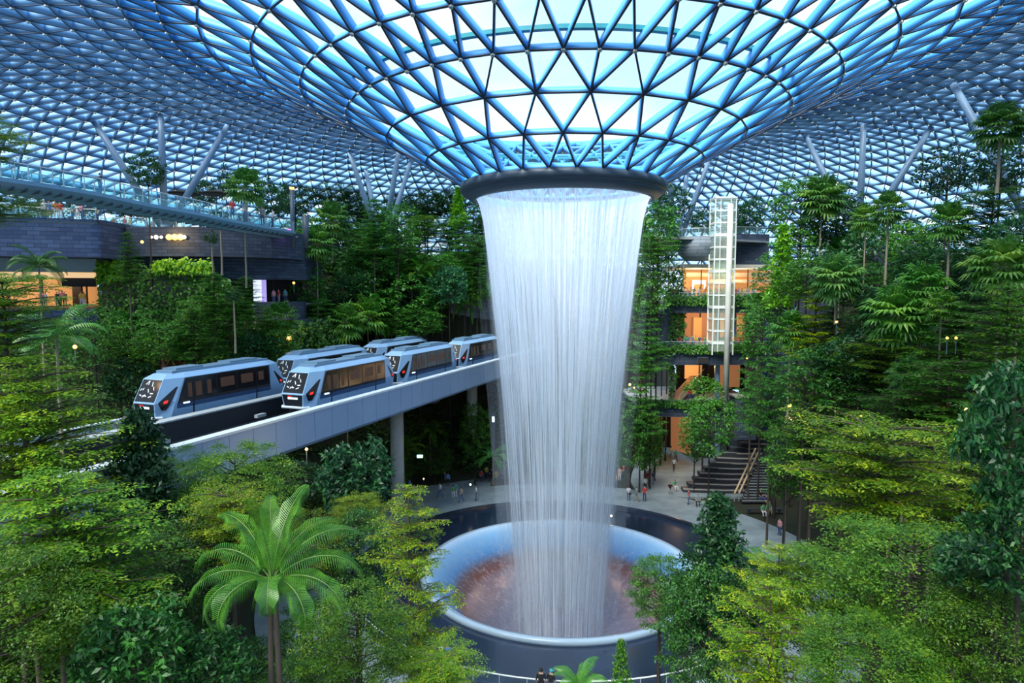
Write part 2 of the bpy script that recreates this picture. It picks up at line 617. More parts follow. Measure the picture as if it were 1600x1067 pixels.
    fl.materials.append(MATS['shell_steel_dark']); fl.polygons.foreach_set('material_index', MI2)
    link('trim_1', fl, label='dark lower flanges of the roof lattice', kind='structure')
    # glass skin on the outer face
    idx, GV = {}, []
    for i, rg in enumerate(rings):
        for k, p in enumerate(rg):
            idx[(i, k)] = len(GV)
            GV.append(tuple(p + nrm(i, p) * (0.74 if i < 7 else 1.02)))
    gl = mesh_np('ceiling_glass', GV, faces3=[[idx[a], idx[b], idx[c]] for a, b, c in tris], m='roof_glass')
    link('window_1', gl, label='clear triangular glazing laid over the roof lattice', kind='structure')
    # small cast nodes where members meet on the far shell
    nb = MB()
    for i in range(3, 20):
        for k, p in enumerate(rings[i]):
            if (p - CAM).length < 130 and project(p)[1] > -60 and camxy(p)[1] > 5:
                nb.tube([p + nrm(i, p) * -0.24, p + nrm(i, p) * -0.10], 0.17, 5)
    nb.build('trim_2', 'node_steel', kind='structure', label='small round steel hubs joining the roof members')
    # teal gutter ring round the funnel's top
    g = MB()
    g.lathe([(21.75, 46.45), (22.1, 46.5), (22.1, 46.8), (21.75, 46.75)], n=108, close=True)
    g.build('trim_3', 'teal_gutter', kind='structure', label='thin teal ring running round the funnel glass')
    return rings
rings = build_roof()

def build_oculus():
    t = empty('oculus_ring', (0, 0, 38.25), label='dark round metal collar at the foot of the glass funnel', cat='ring')
    a = MB(); a.lathe([(9.75, 1.1), (10.45, 1.15), (10.5, 0.65), (10.3, 0.30), (10.1, 0.26), (9.9, 0.5)], n=128, close=True)
    a.build('upper_band', 'ring_metal', t, True)
    a = MB(); a.lathe([(10.15, 0.28), (9.85, -0.02), (9.2, -0.33), (8.95, -0.40), (8.9, -0.25), (9.5, 0.2)], n=128, close=True)
    a.build('lower_lip', 'ring_metal', t, True)
    w = MB(); w.lathe([(9.9, 0.85), (9.2, 0.75), (8.9, 0.5), (8.85, -0.2)], n=96)
    MATS['pool_teal'] = mat('pool_teal', (0.25, 0.5, 0.6), 0.5)
    w.build('overflow_channel', 'pool_teal', t, True)
build_oculus()

# ------------------------------------------------------------------ splayed roof columns
def build_columns():
    specs = [(258, 89, 'behind the curved skybridge'), (598, 113, 'among trees behind the train cars'), (1056, 116, 'next to the glass lift tower'),
             (1342, 95, 'above the fan palms'), (1612, 70, 'at the photo edge beside the tall fan palm')]
    for px, d, where in specs:
        b = W(px, d, 37.0 if px == 258 else 36.0)
        rad = Vector((b.x, b.y, 0)).normalized()
        tan = Vector((-rad.y, rad.x, 0))
        arms = ((8.2, 0), (-8.2, 0), (0, 5.5), (0, -5.5))
        if px in (258, 1342, 1612):
            # these stand with one pair of legs turned towards the middle of the near bank
            rad = (b - CAM); rad.z = 0; rad.normalize()
            tan = Vector((-rad.y, rad.x, 0))
            arms = ((0, 7.6), (0, -8.2), (3.2, 0), (-3.2, 0))
        t = empty('roof_column', b, label='splayed four-legged blue steel roof column ' + where, cat='column', group='splayed steel roof columns')
        for dr, dt in arms:
            top = b + rad * dr + tan * dt
            top.z = roof_z(math.hypot(top.x, top.y)) - 0.05
            p = b + (tan * dt + rad * dr) * 0.03
            v = top - p
            m = MB()
            m.tube([p - b, p - b + v * 0.5, top - b], [0.42, 0.46, 0.36], 12)
            m.tube([top - b - v.normalized() * 0.2, top - b + v.normalized() * 0.1], [0.22, 0.12], 8)
            m.build('leg', 'column_steel', t, True)
        m = MB(); m.tube([(0, 0, -0.3), (0, 0, 0.6)], 0.72, 14)
        m.build('foot', 'column_steel', t, True)
build_columns()
# ================================================================== ground, pool, waterfall
def terrain(x, y):
    r = math.hypot(x, y)
    cx, cy = camxy((x, y))          # across, ahead of the viewer
    dx, dy = cx - 5.18, cy - 67.8
    ang = math.degrees(math.atan2(dy, dx))   # 0 = right, 90 = behind the fall, -90 = towards viewer
    A = [-180, -150, -125, -100, -90, -75, -50, -25, 0, 25, 40, 44, 68, 73, 85, 100, 125, 150, 180]
    H = [20, 15, 11, 9, 8, 10, 16, 24, 30, 34, 34, 0, 0, 34, 36, 38, 38, 28, 20]
    R0 = [29, 28, 27, 26, 26, 26, 27, 28, 29, 40, 46, 46, 46, 36, 33, 33, 32, 30, 29]
    R1 = [62, 60, 56, 50, 50, 52, 56, 60, 60, 64, 70, 90, 90, 72, 78, 80, 78, 66, 62]
    h, r0, r1 = interp(ang, A, H), interp(ang, A, R0), interp(ang, A, R1)
    z = h * sm(r0, r1, r) + 0.7 * math.sin(x * 0.31) * math.sin(y * 0.27) * sm(r0, r0 + 10, r)
    return z + GZ

def build_ground():
    na, nr = 180, 46
    V, Q = [], []
    rr = [21.6 + (101 - 21.6) * (k / (nr - 1)) ** 1.15 for k in range(nr)]
    for i in range(nr):
        for k in range(na):
            a = 2 * PI * k / na
            x, y = rr[i] * math.cos(a), rr[i] * math.sin(a)
            V.append((x, y, terrain(x, y) - 0.02 - 0.25 * (rr[i] > 24)))
    for i in range(nr - 1):
        for k in range(na):
            k2 = (k + 1) % na
            Q.append((i * na + k, i * na + k2, (i + 1) * na + k2, (i + 1) * na + k))
    me = mesh_np('ground', V, faces4=Q, m='soil', smooth=True)
    link('ground', me, kind='structure', label='dark planted soil slopes rising round the pool')
    p = MB(); p.lathe([(22.2, GZ - 1.2), (22.2, GZ + 0.06), (30.5, GZ + 0.05), (30.5, GZ - 1.2)], n=128)
    # entrance apron towards the lit passage
    ap = [W(1000, 92, 0), W(1190, 92, 0), W(1150, 104, 0), W(1090, 128, 0), W(1000, 128, 0), W(985, 100, 0)]
    p.prism([(v.x, v.y) for v in ap], GZ - 0.4, GZ + 0.045)
    ap = [W(640, 90, 0), W(760, 92, 0), W(770, 101, 0), W(690, 101, 0), W(640, 96, 0)]
    p.prism([(v.x, v.y) for v in ap], GZ - 0.4, GZ + 0.04)
    p.build('floor', 'paving', kind='structure', label='pale grey stone paving ringing the pool')
    b = MB(); b.lathe([(22.25, GZ), (22.1, GZ + 0.2), (21.8, GZ + 0.2), (21.6, GZ - 0.25), (15.0, GZ - 0.35), (14.6, GZ - 0.35)], n=128)
    b.build('trim_4', 'moat_stone', kind='structure', label='dark polished granite moat round the basin')
build_ground()

def watermat(name, lo, hi, base, sx, sz, dens, col, r_ref=7.0):
    """falling water: clear between vertical white threads; noise stretched along the fall"""
    m = bpy.data.materials.new(name)
    m.use_nodes = True
    t = m.node_tree
    t.nodes.clear()
    N = t.nodes.new
    o = N('ShaderNodeOutputMaterial')
    tcn = N('ShaderNodeTexCoord')
    sep = N('ShaderNodeSeparateXYZ')
    t.links.new(tcn.outputs['Object'], sep.inputs[0])
    at2 = N('ShaderNodeMath'); at2.operation = 'ARCTAN2'
    t.links.new(sep.outputs['Y'], at2.inputs[0])
    t.links.new(sep.outputs['X'], at2.inputs[1])
    ml = N('ShaderNodeMath'); ml.operation = 'MULTIPLY'; ml.inputs[1].default_value = sx
    t.links.new(at2.outputs[0], ml.inputs[0])
    mz = N('ShaderNodeMath'); mz.operation = 'MULTIPLY'; mz.inputs[1].default_value = sz
    t.links.new(sep.outputs['Z'], mz.inputs[0])
    cb = N('ShaderNodeCombineXYZ')
    t.links.new(ml.outputs[0], cb.inputs['X'])
    t.links.new(mz.outputs[0], cb.inputs['Y'])
    cb.inputs['Z'].default_value = sx * 0.37
    nz = N('ShaderNodeTexNoise'); nz.inputs['Scale'].default_value = 1.0; nz.inputs['Detail'].default_value = 3; nz.inputs['Roughness'].default_value = 0.65
    t.links.new(cb.outputs[0], nz.inputs['Vector'])
    # threads open up as the water falls
    mr = N('ShaderNodeMapRange')
    mr.inputs['From Min'].default_value = lo; mr.inputs['From Max'].default_value = hi
    mr.inputs['To Min'].default_value = 0.0; mr.inputs['To Max'].default_value = 1.0
    t.links.new(nz.outputs['Fac'], mr.inputs['Value'])
    hr = N('ShaderNodeMapRange')
    hr.inputs['From Min'].default_value = 8.0; hr.inputs['From Max'].default_value = 38.0
    hr.inputs['To Min'].default_value = base[0]; hr.inputs['To Max'].default_value = base[1]
    t.links.new(sep.outputs['Z'], hr.inputs['Value'])
    ad = N('ShaderNodeMath'); ad.operation = 'ADD'; ad.use_clamp = True
    t.links.new(mr.outputs[0], ad.inputs[0]); t.links.new(hr.outputs[0], ad.inputs[1])
    dm = N('ShaderNodeMath'); dm.operation = 'MULTIPLY'; dm.inputs[1].default_value = dens
    t.links.new(ad.outputs[0], dm.inputs[0])
    df = N('ShaderNodeBsdfDiffuse'); df.inputs['Color'].default_value = (*col, 1)
    tl = N('ShaderNodeBsdfTranslucent'); tl.inputs['Color'].default_value = (*col, 1)
    mx = N('ShaderNodeMixShader'); mx.inputs['Fac'].default_value = 0.5
    t.links.new(df.outputs[0], mx.inputs[1]); t.links.new(tl.outputs[0], mx.inputs[2])
    tr = N('ShaderNodeBsdfTransparent')
    fin = N('ShaderNodeMixShader')
    t.links.new(dm.outputs[0], fin.inputs['Fac'])
    t.links.new(tr.outputs[0], fin.inputs[1]); t.links.new(mx.outputs[0], fin.inputs[2])
    t.links.new(fin.outputs[0], o.inputs['Surface'])
    MATS[name] = m

def build_water():
    watermat('water_core', 0.40, 0.66, (-0.04, 0.42), 40, 0.06, 0.84, (0.80, 0.90, 1.0))
    watermat('water_threads', 0.48, 0.66, (-0.22, 0.15), 90, 0.09, 0.88, (0.95, 0.97, 1.0))
    watermat('water_spray', 0.40, 0.80, (0.05, -0.25), 14, 0.04, 0.35, (0.86, 0.93, 1.0))
    watermat('mist', 0.35, 0.9, (0.35, -0.5), 3, 0.05, 0.13, (0.85, 0.92, 1.0))
    prof = [(-7.5, 4.5), (-5, 4.55), (0, 4.9), (5, 5.25), (10, 5.6), (16.4, 6.05), (22, 6.55), (29, 7.3), (33, 7.75), (35.7, 8.1), (37.4, 8.5), (38.2, 8.85)]
    t = empty('waterfall', (0, 0, 0), label='tall round curtain of white falling water dropping from the roof collar into the basin', cat='waterfall')
    zz = np.linspace(-7.5, 38.2, 60)
    zs = [p[0] for p in prof]; rs = [p[1] for p in prof]
    for nm, mt, dr in (('main_curtain', 'water_core', 0.0), ('inner_curtain', 'water_spray', -0.8), ('water_threads', 'water_threads', 0.12), ('loose_spray', 'water_spray', 0.5), ('mist_veil', 'mist', 1.6)):
        b = MB()
        b.lathe([(max(0.5, interp(z, zs, rs) + dr * (1 if z < 30 else max(0, (38.3 - z) / 8.3))), z) for z in zz], n=128)
        b.build(nm, mt, t, True, label='white vertical threads of falling water' if nm == 'water_threads' else None)
    # basin
    MATS['basin_water'] = bpy.data.materials.new('basin_water')
    m = MATS['basin_water']; m.use_nodes = True
    tn = m.node_tree; b = tn.nodes['Principled BSDF']
    tcn = tn.nodes.new('ShaderNodeTexCoord'); sp = tn.nodes.new('ShaderNodeSeparateXYZ')
    rp = tn.nodes.new('ShaderNodeValToRGB')
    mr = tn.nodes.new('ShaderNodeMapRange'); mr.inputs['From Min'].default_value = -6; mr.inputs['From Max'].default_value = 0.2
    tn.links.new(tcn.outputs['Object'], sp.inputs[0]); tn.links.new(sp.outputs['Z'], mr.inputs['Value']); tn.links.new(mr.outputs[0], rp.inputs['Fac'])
    e = rp.color_ramp.elements  # blue towards the rim is sky reflection put into the colour
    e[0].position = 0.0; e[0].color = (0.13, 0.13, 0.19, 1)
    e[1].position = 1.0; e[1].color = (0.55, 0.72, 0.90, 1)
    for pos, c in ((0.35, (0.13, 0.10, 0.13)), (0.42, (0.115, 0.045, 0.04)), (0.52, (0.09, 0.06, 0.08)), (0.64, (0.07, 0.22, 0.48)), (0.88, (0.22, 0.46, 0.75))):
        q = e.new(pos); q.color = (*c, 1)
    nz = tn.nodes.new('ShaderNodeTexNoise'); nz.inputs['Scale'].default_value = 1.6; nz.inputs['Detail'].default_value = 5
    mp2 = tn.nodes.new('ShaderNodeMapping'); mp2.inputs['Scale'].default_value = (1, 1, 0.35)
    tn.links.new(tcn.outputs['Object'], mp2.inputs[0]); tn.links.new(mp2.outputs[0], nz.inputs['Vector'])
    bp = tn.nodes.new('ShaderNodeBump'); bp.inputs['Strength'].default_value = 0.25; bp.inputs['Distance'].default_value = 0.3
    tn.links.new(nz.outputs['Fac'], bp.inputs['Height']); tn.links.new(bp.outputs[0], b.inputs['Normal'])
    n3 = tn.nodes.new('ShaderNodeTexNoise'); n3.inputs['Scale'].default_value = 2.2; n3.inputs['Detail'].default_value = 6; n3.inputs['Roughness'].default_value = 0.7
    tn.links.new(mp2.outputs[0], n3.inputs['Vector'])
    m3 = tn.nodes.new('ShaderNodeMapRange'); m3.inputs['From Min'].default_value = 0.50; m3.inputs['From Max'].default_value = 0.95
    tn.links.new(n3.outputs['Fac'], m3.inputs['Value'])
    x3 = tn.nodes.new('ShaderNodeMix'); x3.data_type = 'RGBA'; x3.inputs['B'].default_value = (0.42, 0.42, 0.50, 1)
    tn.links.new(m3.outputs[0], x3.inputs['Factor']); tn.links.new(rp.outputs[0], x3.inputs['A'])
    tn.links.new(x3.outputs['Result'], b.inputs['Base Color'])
    b.inputs['Roughness'].default_value = 0.3
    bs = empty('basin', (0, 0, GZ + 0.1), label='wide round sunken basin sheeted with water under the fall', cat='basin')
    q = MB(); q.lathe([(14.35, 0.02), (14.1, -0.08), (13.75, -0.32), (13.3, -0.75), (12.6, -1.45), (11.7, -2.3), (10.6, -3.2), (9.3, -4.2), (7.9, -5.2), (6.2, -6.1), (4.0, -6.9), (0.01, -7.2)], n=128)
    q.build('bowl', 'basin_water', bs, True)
    MATS['rim_water'] = mat('rim_water', (0.34, 0.46, 0.58), 0.15)
    q = MB(); q.lathe([(14.3, 0.02), (14.5, 0.05), (14.75, 0.02), (14.85, -0.1), (14.9, -0.5), (14.3, -0.5)], n=128, close=True)
    q.build('rim', 'rim_water', bs, True, label='thin pale rim where the water turns over')
    # drifting mist at the fall's foot
build_water()

def build_path_rail():
    t = empty('path_railing', (0, 0, GZ), label='thin pale handrail curving along the path before the moat', cat='railing')
    a0, a1 = math.radians(-140), math.radians(-58)
    pts = [(22.1 * math.cos(a0 + (a1 - a0) * k / 60), 22.1 * math.sin(a0 + (a1 - a0) * k / 60), 1.1) for k in range(61)]
    MB().tube(pts, 0.06, 8).build('handrail', 'white_steel', t, True)
    MATS['rail_glass_dim'] = glassmat('rail_glass_dim', (0.80, 0.9, 0.95), 0.06)
    g = MB(); V = [(p[0], p[1], z) for p in pts for z in (0.1, 1.02)]
    g.add(V, [(2 * k, 2 * k + 2, 2 * k + 3, 2 * k + 1) for k in range(60)])
    g.build('glass_panel', 'rail_glass_dim', t)
    for k in range(0, 61, 4):
        p = pts[k]
        MB().bar((p[0], p[1], 0), (p[0], p[1], 1.08), 0.05, 0.05).build('post', 'rail_steel', t)
build_path_rail()
# ================================================================== buildings
def footprint(front, depth, z):
    """plan polygon: front is a list of (px, d); the back lies depth metres behind"""
    f = [W(px, d, z) for px, d in front]
    b = [Vector((p.x, p.y, z)) + FH * depth for p in f]
    return [(p.x, p.y) for p in f] + [(p.x, p.y) for p in b[::-1]]

def band(name, front, depth, z0, z1, m, parent=None, **kw):
    q = MB(); q.prism(footprint(front, depth, 30), z0, z1)
    return q.build(name, m, parent, **kw)

def curve(front, n):
    xs = [p[0] for p in front]; ys = [p[1] for p in front]
    out = []
    for k in range(n + 1):
        x = xs[0] + (xs[-1] - xs[0]) * k / n
        out.append((x, interp(x, xs, ys)))
    return out

def railing(name, pts, h, label, parts=True, glass='rail_glass', group=None, every=1.5, loc_z=0):
    """glass balustrade along pts with posts and a round handrail"""
    t = empty(name, pts[0], label=label, cat='railing', group=group)
    P = [Vector(p) - pts[0] for p in pts]
    up = Vector((0, 0, h))
    MB().tube([p + up for p in P], 0.045, 6).build('handrail', 'rail_steel', t)
    g = MB(); V = []
    for p in P:
        V += [p + Vector((0, 0, 0.08)), p + up * 0.95]
    g.add(V, [(2 * k, 2 * k + 2, 2 * k + 3, 2 * k + 1) for k in range(len(P) - 1)])
    g.build('glass_panel', glass, t)
    L = 0; cnt = 0
    for k in range(len(P) - 1):
        seg = (P[k + 1] - P[k]).length
        n = max(1, int(seg / every))
        for j in range(n):
            p = P[k].lerp(P[k + 1], j / n)
            cnt += 1
            if cnt > 95: break
            MB().bar(p, p + up, 0.05, 0.05, up=Vector((0, 1, 0))).build('post', 'rail_steel', t)
    return t

# ---- building on the near side of the garden (behind the skybridge)
FRA = [(-160, 74), (-60, 77), (60, 80), (150, 82), (160, 82.3)]
FRB = [(158, 88), (220, 87), (300, 87), (380, 89), (440, 92), (470, 97)]
def left_building():
    band('wall_left', FRA, 7, 32.9, 37.6, 'slate_blue', kind='structure', label='blue-grey slate parapet wall over the lit restaurant')
    band('wall_left', curve(FRB, 14), 8, 33.3, 37.2, 'slate', kind='structure', label='curved dark slate parapet wall under the terrace')
    band('wall_left', [(p, d + 3.2) for p, d in curve([(300, 87), (380, 89), (440, 92), (478, 96)], 6)], 8, 30.4, 33.3, 'slate', kind='structure')
    band('wall_left', [(p, d + 2.0) for p, d in curve([(158, 88), (300, 87)], 6)], 8, 26.5, 33.3, 'slate', kind='structure')
    band('wall_left', [(-160, 78.5), (45, 84), (152, 86)], 10, 31.2, 32.9, 'grey_fascia', kind='structure', label='plain grey fascia above the restaurant front')
    # decks
    band('floor', FRA, 34, 37.0, 37.2, 'concrete', kind='structure')
    band('floor', curve([(158, 88), (300, 87), (440, 92), (462, 95)], 10), 22, 36.5, 36.7, 'concrete', kind='structure')
    # restaurant level
    fr = [(-160, 80), (60, 84), (148, 86.5)]
    band('floor', fr, 14, 26.3, 26.6, 'brown_floor', kind='structure', label='terracotta restaurant terrace floor')
    band('wall_left', [(-160, 80), (60, 83.8), (150, 86.3)], 1.0, 20, 26.3, 'slate_blue', kind='structure')
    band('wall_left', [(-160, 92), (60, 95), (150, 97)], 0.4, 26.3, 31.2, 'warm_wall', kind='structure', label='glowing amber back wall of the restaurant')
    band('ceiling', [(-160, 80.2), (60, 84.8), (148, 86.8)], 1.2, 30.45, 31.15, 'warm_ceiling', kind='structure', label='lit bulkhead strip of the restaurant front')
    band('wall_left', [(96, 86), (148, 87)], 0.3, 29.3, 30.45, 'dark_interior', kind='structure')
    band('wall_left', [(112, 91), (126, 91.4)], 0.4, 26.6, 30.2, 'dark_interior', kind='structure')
    # upper opening with banners
    fo = [(392, 92), (440, 94), (470, 98)]
    band('floor', fo, 10, 26.6, 26.9, 'concrete', kind='structure')
    band('wall_left', [(396, 90.5), (445, 92.5), (474, 97)], 1.2, 24.6, 27.2, 'slate', kind='structure', label='slate planter wall below the dark bar opening')
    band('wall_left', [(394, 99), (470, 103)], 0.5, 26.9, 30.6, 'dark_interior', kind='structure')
    band('wall_left', [(352, 87), (392, 88.5)], 1.2, 21.5, 26.8, 'slate_pale', kind='structure', label='pale blue-grey stone wall block below the bar')
    band('wall_left', [(150, 89), (396, 91)], 3, 12, 26.6, 'slate', kind='structure', label='dark slate retaining wall covered with climbing plants')
    band('wall_left', [(396, 92), (520, 98)], 3, 12, 24.6, 'slate', kind='structure')
    for px, mt, w, n in ((403, 'banner_white', 1.2, 'white'), (413, 'banner_lilac', 0.7, 'lilac')):
        t = empty('banner', W(px, 93, 27.0), rz=YAW, label=n + ' lit banner standing in the dark bar opening', cat='banner')
        MB().box((0, 0, 1.75), (w, 0.06, 3.1)).build('panel', mt, t)
        MB().box((0, 0, 0.1), (w * 1.05, 0.4, 0.2)).build('stand', 'ring_metal', t)
    # dark slate portal behind the train tail
    band('wall_back', [(704, 127), (812, 129)], 11, 23.2, 27.6, 'slate_pale', kind='structure', label='grey stone lintel over the train portal')
    band('wall_back', [(672, 126), (708, 127)], 11, 10, 23.3, 'slate_pale', kind='structure', label='grey stone pier beside the train portal')
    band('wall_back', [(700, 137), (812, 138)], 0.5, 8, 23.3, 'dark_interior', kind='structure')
    band('wall_back', [(743, 134), (752, 134)], 0.4, 14, 23.3, 'warm_dim', kind='structure', label='dimly glowing brown pier inside the train portal')
    band('wall_back', [(764, 134), (776, 134)], 0.4, 14, 23.3, 'warm_dim', kind='structure')
    band('wall_back', [(735, 141), (790, 142)], 0.6, 31, 38.5, 'slate', kind='structure')
left_building()

# railings on those decks
def deck_rails():
    pts = [W(px, d - 0.2, 37.6) for px, d in FRA]
    railing('terrace_railing', pts, 1.2, 'glass and steel railing on top of the blue slate parapet', every=2.2)
    pts = [W(px, d, 37.2) for px, d in curve(FRB[:-1], 12)]
    railing('terrace_railing', pts, 1.2, 'steel railing on top of the curved dark slate parapet', every=2.0)
deck_rails()

# ---- tiered mall building on the far bank
def right_building():
    L = 1036
    # storeys: (floor z, front d, px from, px to)
    def deck(z, d0, p0, p1, hgt, name, lab, curve_=0.0, back=14):
        fr = [(p0 + (p1 - p0) * k / 8, d0 - curve_ * math.sin(PI * k / 8)) for k in range(9)]
        band('wall_right', fr, 1.0, z - hgt, z + 0.75, 'slate_pale' if False else 'slate', kind='structure', label=lab)
        band('floor', [(p, d + 0.6) for p, d in fr], back, z - 0.4, z, 'concrete', kind='structure')
        return fr
    deck(27.2, 103, 1040, 1238, 1.9, 'a', 'dark slate planter band below the highest crowded gallery', 0.0, 17)
    deck(19.6, 102, 1018, 1200, 2.4, 'b', 'dark slate planter band below the second crowded gallery', 0.6, 15)
    deck(11.0, 101, 1000, 1200, 1.8, 'c', 'dark slate planter band above the ground passage', 0.8, 20)
    # upper storey: parapet, recessed lit shop
    band('wall_right', [(1125, 106), (1200, 108)], 6, 33.0, 38.0, 'slate', kind='structure', label='dark slate parapet above the lit shop')
    band('floor', [(1050, 100), (1110, 101), (1200, 108)], 22, 36.6, 36.9, 'concrete', kind='structure')
    band('ceiling', [(1066, 104), (1204, 107)], 14, 32.4, 33.0, 'cream', kind='structure', label='cream soffit over the top lit shop')
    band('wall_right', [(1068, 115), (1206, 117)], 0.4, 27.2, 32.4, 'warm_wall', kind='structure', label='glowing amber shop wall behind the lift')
    band('trim_5', [(1072, 112), (1204, 114)], 0.3, 31.2, 31.9, 'cream', kind='structure', label='cream fascia line across the lit shop')
    band('trim_6', [(1110, 111), (1204, 113)], 0.3, 30.2, 30.7, 'cream', kind='structure', label='lower cream fascia line across the lit shop')
    band('door_1', [(1082, 113), (1103, 113.2)], 0.3, 27.2, 30.6, 'banner_white', kind='structure', label='bright white shop entrance beside the lift')
    band('door_1', [(1085, 112.8), (1100, 113)], 0.3, 27.2, 29.9, 'warm_wall', kind='structure')
    # middle storey
    band('wall_right', [(1068, 112), (1185, 113)], 0.4, 19.6, 25.3, 'warm_dim', kind='structure', label='dimly glowing reddish back wall of the second gallery')
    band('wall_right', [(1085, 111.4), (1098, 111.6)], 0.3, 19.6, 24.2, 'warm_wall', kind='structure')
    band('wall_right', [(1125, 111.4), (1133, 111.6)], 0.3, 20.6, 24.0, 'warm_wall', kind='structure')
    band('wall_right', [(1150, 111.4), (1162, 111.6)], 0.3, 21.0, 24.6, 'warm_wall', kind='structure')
    band('wall_right', [(1048, 103), (1070, 105)], 7, 19.6, 25.3, 'slate', kind='structure')
    # lower storey: ramp hall
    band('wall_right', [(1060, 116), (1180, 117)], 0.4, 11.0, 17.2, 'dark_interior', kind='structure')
    band('wall_right', [(1073, 113), (1100, 113.2)], 0.3, 13.5, 17.2, 'warm_wall', kind='structure', label='glowing amber hall wall seen under the second gallery')
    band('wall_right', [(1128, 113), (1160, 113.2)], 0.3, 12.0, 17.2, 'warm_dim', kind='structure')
    q = MB()
    a, b, c, d = W(1040, 103, 11.05), W(1062, 103, 11.05), W(1100, 113, 14), W(1078, 113, 14)
    q.add([a, b, c, d], [(0, 1, 2, 3)]); q.build('floor', 'brown_floor', kind='structure', label='sloping brown ramp under the second gallery')
    # ground passage
    q = MB()
    a, b, c, d = W(1048, 118, 0), W(1080, 112, 0), W(1080, 112, 9.3), W(1048, 118, 9.3)
    q.add([a, b, c, d], [(0, 1, 2, 3)]); q.build('wall_right', 'warm_dim', kind='structure', label='dimly glowing brown wall of the ground level passage')
    q = MB()
    a, b, c, d = W(1000, 122, 0), W(1050, 118, 0), W(1050, 118, 9.3), W(1000, 122, 9.3)
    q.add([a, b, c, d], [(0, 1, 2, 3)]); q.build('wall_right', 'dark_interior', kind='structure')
    q = MB()
    a, b, c, d = W(1003, 103, 0), W(1033, 116, 0), W(1033, 116, 9.3), W(1003, 103, 9.3)
    q.add([a, b, c, d], [(0, 1, 2, 3)]); q.build('wall_right', 'slate', kind='structure')
    # tall dark flank on the garden side and lower flank
    band('wall_right', [(1165, 121), (1330, 118)], 2, GZ - 1, 32, 'slate', kind='structure', label='dark slate back wall behind the layered conifers')
    band('wall_right', [(1196, 104), (1245, 106)], 8, GZ, 26.6, 'slate_blue', kind='structure', label='blue slate flank wall beside the slender light green tree')
    band('wall_right', [(1380, 84), (1440, 84)], 4, 31, 34.5, 'slate', kind='structure', label='dark slate wall glimpsed behind the palms')
    # bulging balcony
    pc = W(1083, 103.5, 0)
    bt = empty('balcony', pc, label='rounded pale slate balcony bulging beside the lift tower', cat='balcony')
    q = MB(); q.lathe([(0.05, 33.4), (1.9, 33.5), (2.9, 34.4), (3.3, 35.7), (3.3, 37.1), (3.0, 37.1), (3.0, 36.7), (0.05, 36.7)], n=40)
    q.build('bowl', 'slate_pale', bt, True)
    railing('balcony_railing', [Vector((pc.x + 3.1 * math.cos(a), pc.y + 3.1 * math.sin(a), 37.1)) for a in np.linspace(-PI * 1.05, 0.1, 12)], 1.2, 'curved glass railing on the rounded balcony', every=1.2)
    railing('roof_railing', [W(1128, 106, 38.0), W(1165, 107, 38.0), W(1200, 108, 38.0)], 1.1, 'glass railing on the dark parapet above the lit shop', every=1.5)
    railing('gallery_railing', [W(1044, 103.2, 27.9), W(1140, 103.2, 27.9), W(1236, 103.2, 27.9)], 0.55, 'low glass railing in front of the highest crowd', every=2.0)
    railing('gallery_railing', [W(1022, 102, 20.3), W(1110, 101.6, 20.3), W(1196, 102, 20.3)], 0.55, 'low glass railing in front of the second gallery crowd', every=2.0)
    railing('ramp_railing', [W(1062, 103, 11.1), W(1082, 108, 12.6), W(1100, 113, 14.1)], 1.1, 'glass railing climbing along the brown ramp', every=1.5)
    # vent on the slate band
    v = empty('vent_grille', W(1098, 101.0, 18.0), rz=YAW, label='small black rectangular vent set in the slate planter band', cat='vent')
    MB().box((0, 0, 0), (1.7, 0.16, 1.0)).build('frame', 'ring_metal', v)
    MB().box((0, -0.1, 0), (1.5, 0.06, 0.82)).build('louvre', 'dark_interior', v)
    # round columns carrying the galleries
    for px, d, z0, z1, w in ((1121, 103.4, 0, 27, 'second gallery'), (1120, 104.6, 11, 18, 'lower hall'), (1147, 106, 19.6, 26.8, 'gallery beside the door')):
        MB().tube([W(px, d, z0), W(px, d, z1)], 0.38, 14).build('column', 'column_steel', kind='structure')
right_building()

def lift_tower():
    c = W(1120, 99.5, 0)
    t = empty('lift_tower', (c.x, c.y, 19.6), rz=YAW, label='white steel and glass lift tower rising in front of the lit shop', cat='lift')
    H = 22.9
    MB().tube([(0.5, -1.75, -9), (0.5, -1.75, H - 0.9)], 0.42, 16).build('shaft_column', 'pier_concrete', t, True)
    w = 1.55
    for sx, sy in ((-w, -1.2), (w, -1.2), (w, 1.4), (-w, 1.4)):
        MB().bar((sx, sy, -0.5), (sx, sy, H), 0.16, 0.16, up=Vector((0, 1, 0))).build('corner_post', 'white_steel', t)
    for k in range(13):
        z = H - k * 1.8
        m = MB()
        for a, b in (((-w, -1.2), (w, -1.2)), ((w, -1.2), (w, 1.4)), ((w, 1.4), (-w, 1.4)), ((-w, 1.4), (-w, -1.2))):
            m.bar((*a, z), (*b, z), 0.12, 0.22 if k % 3 else 0.4)
        m.build('ring_frame', 'white_steel', t)
    for sx in (-0.75, 0.75):
        MB().bar((sx, -1.25, 0), (sx, -1.25, H), 0.1, 0.1, up=Vector((0, 1, 0))).build('guide_rail', 'white_steel', t)
    g = MB()
    for x in (-w + .05, w - .05):
        g.add([(x, -1.15, 0), (x, 1.35, 0), (x, 1.35, H), (x, -1.15, H)], [(0, 1, 2, 3)])
    g.add([(-w, -1.17, 0), (w, -1.17, 0), (w, -1.17, H), (-w, -1.17, H)], [(0, 1, 2, 3)])
    g.build('glazing', 'lift_glass', t)
    MB().box((0, 0.1, H + 0.1), (3.3, 2.9, 0.25)).build('roof_cap', 'white_steel', t)
    MB().box((-0.2, 0.1, 12.2), (1.9, 1.9, 2.6)).build('lift_car', 'lift_glass', t)
lift_tower()

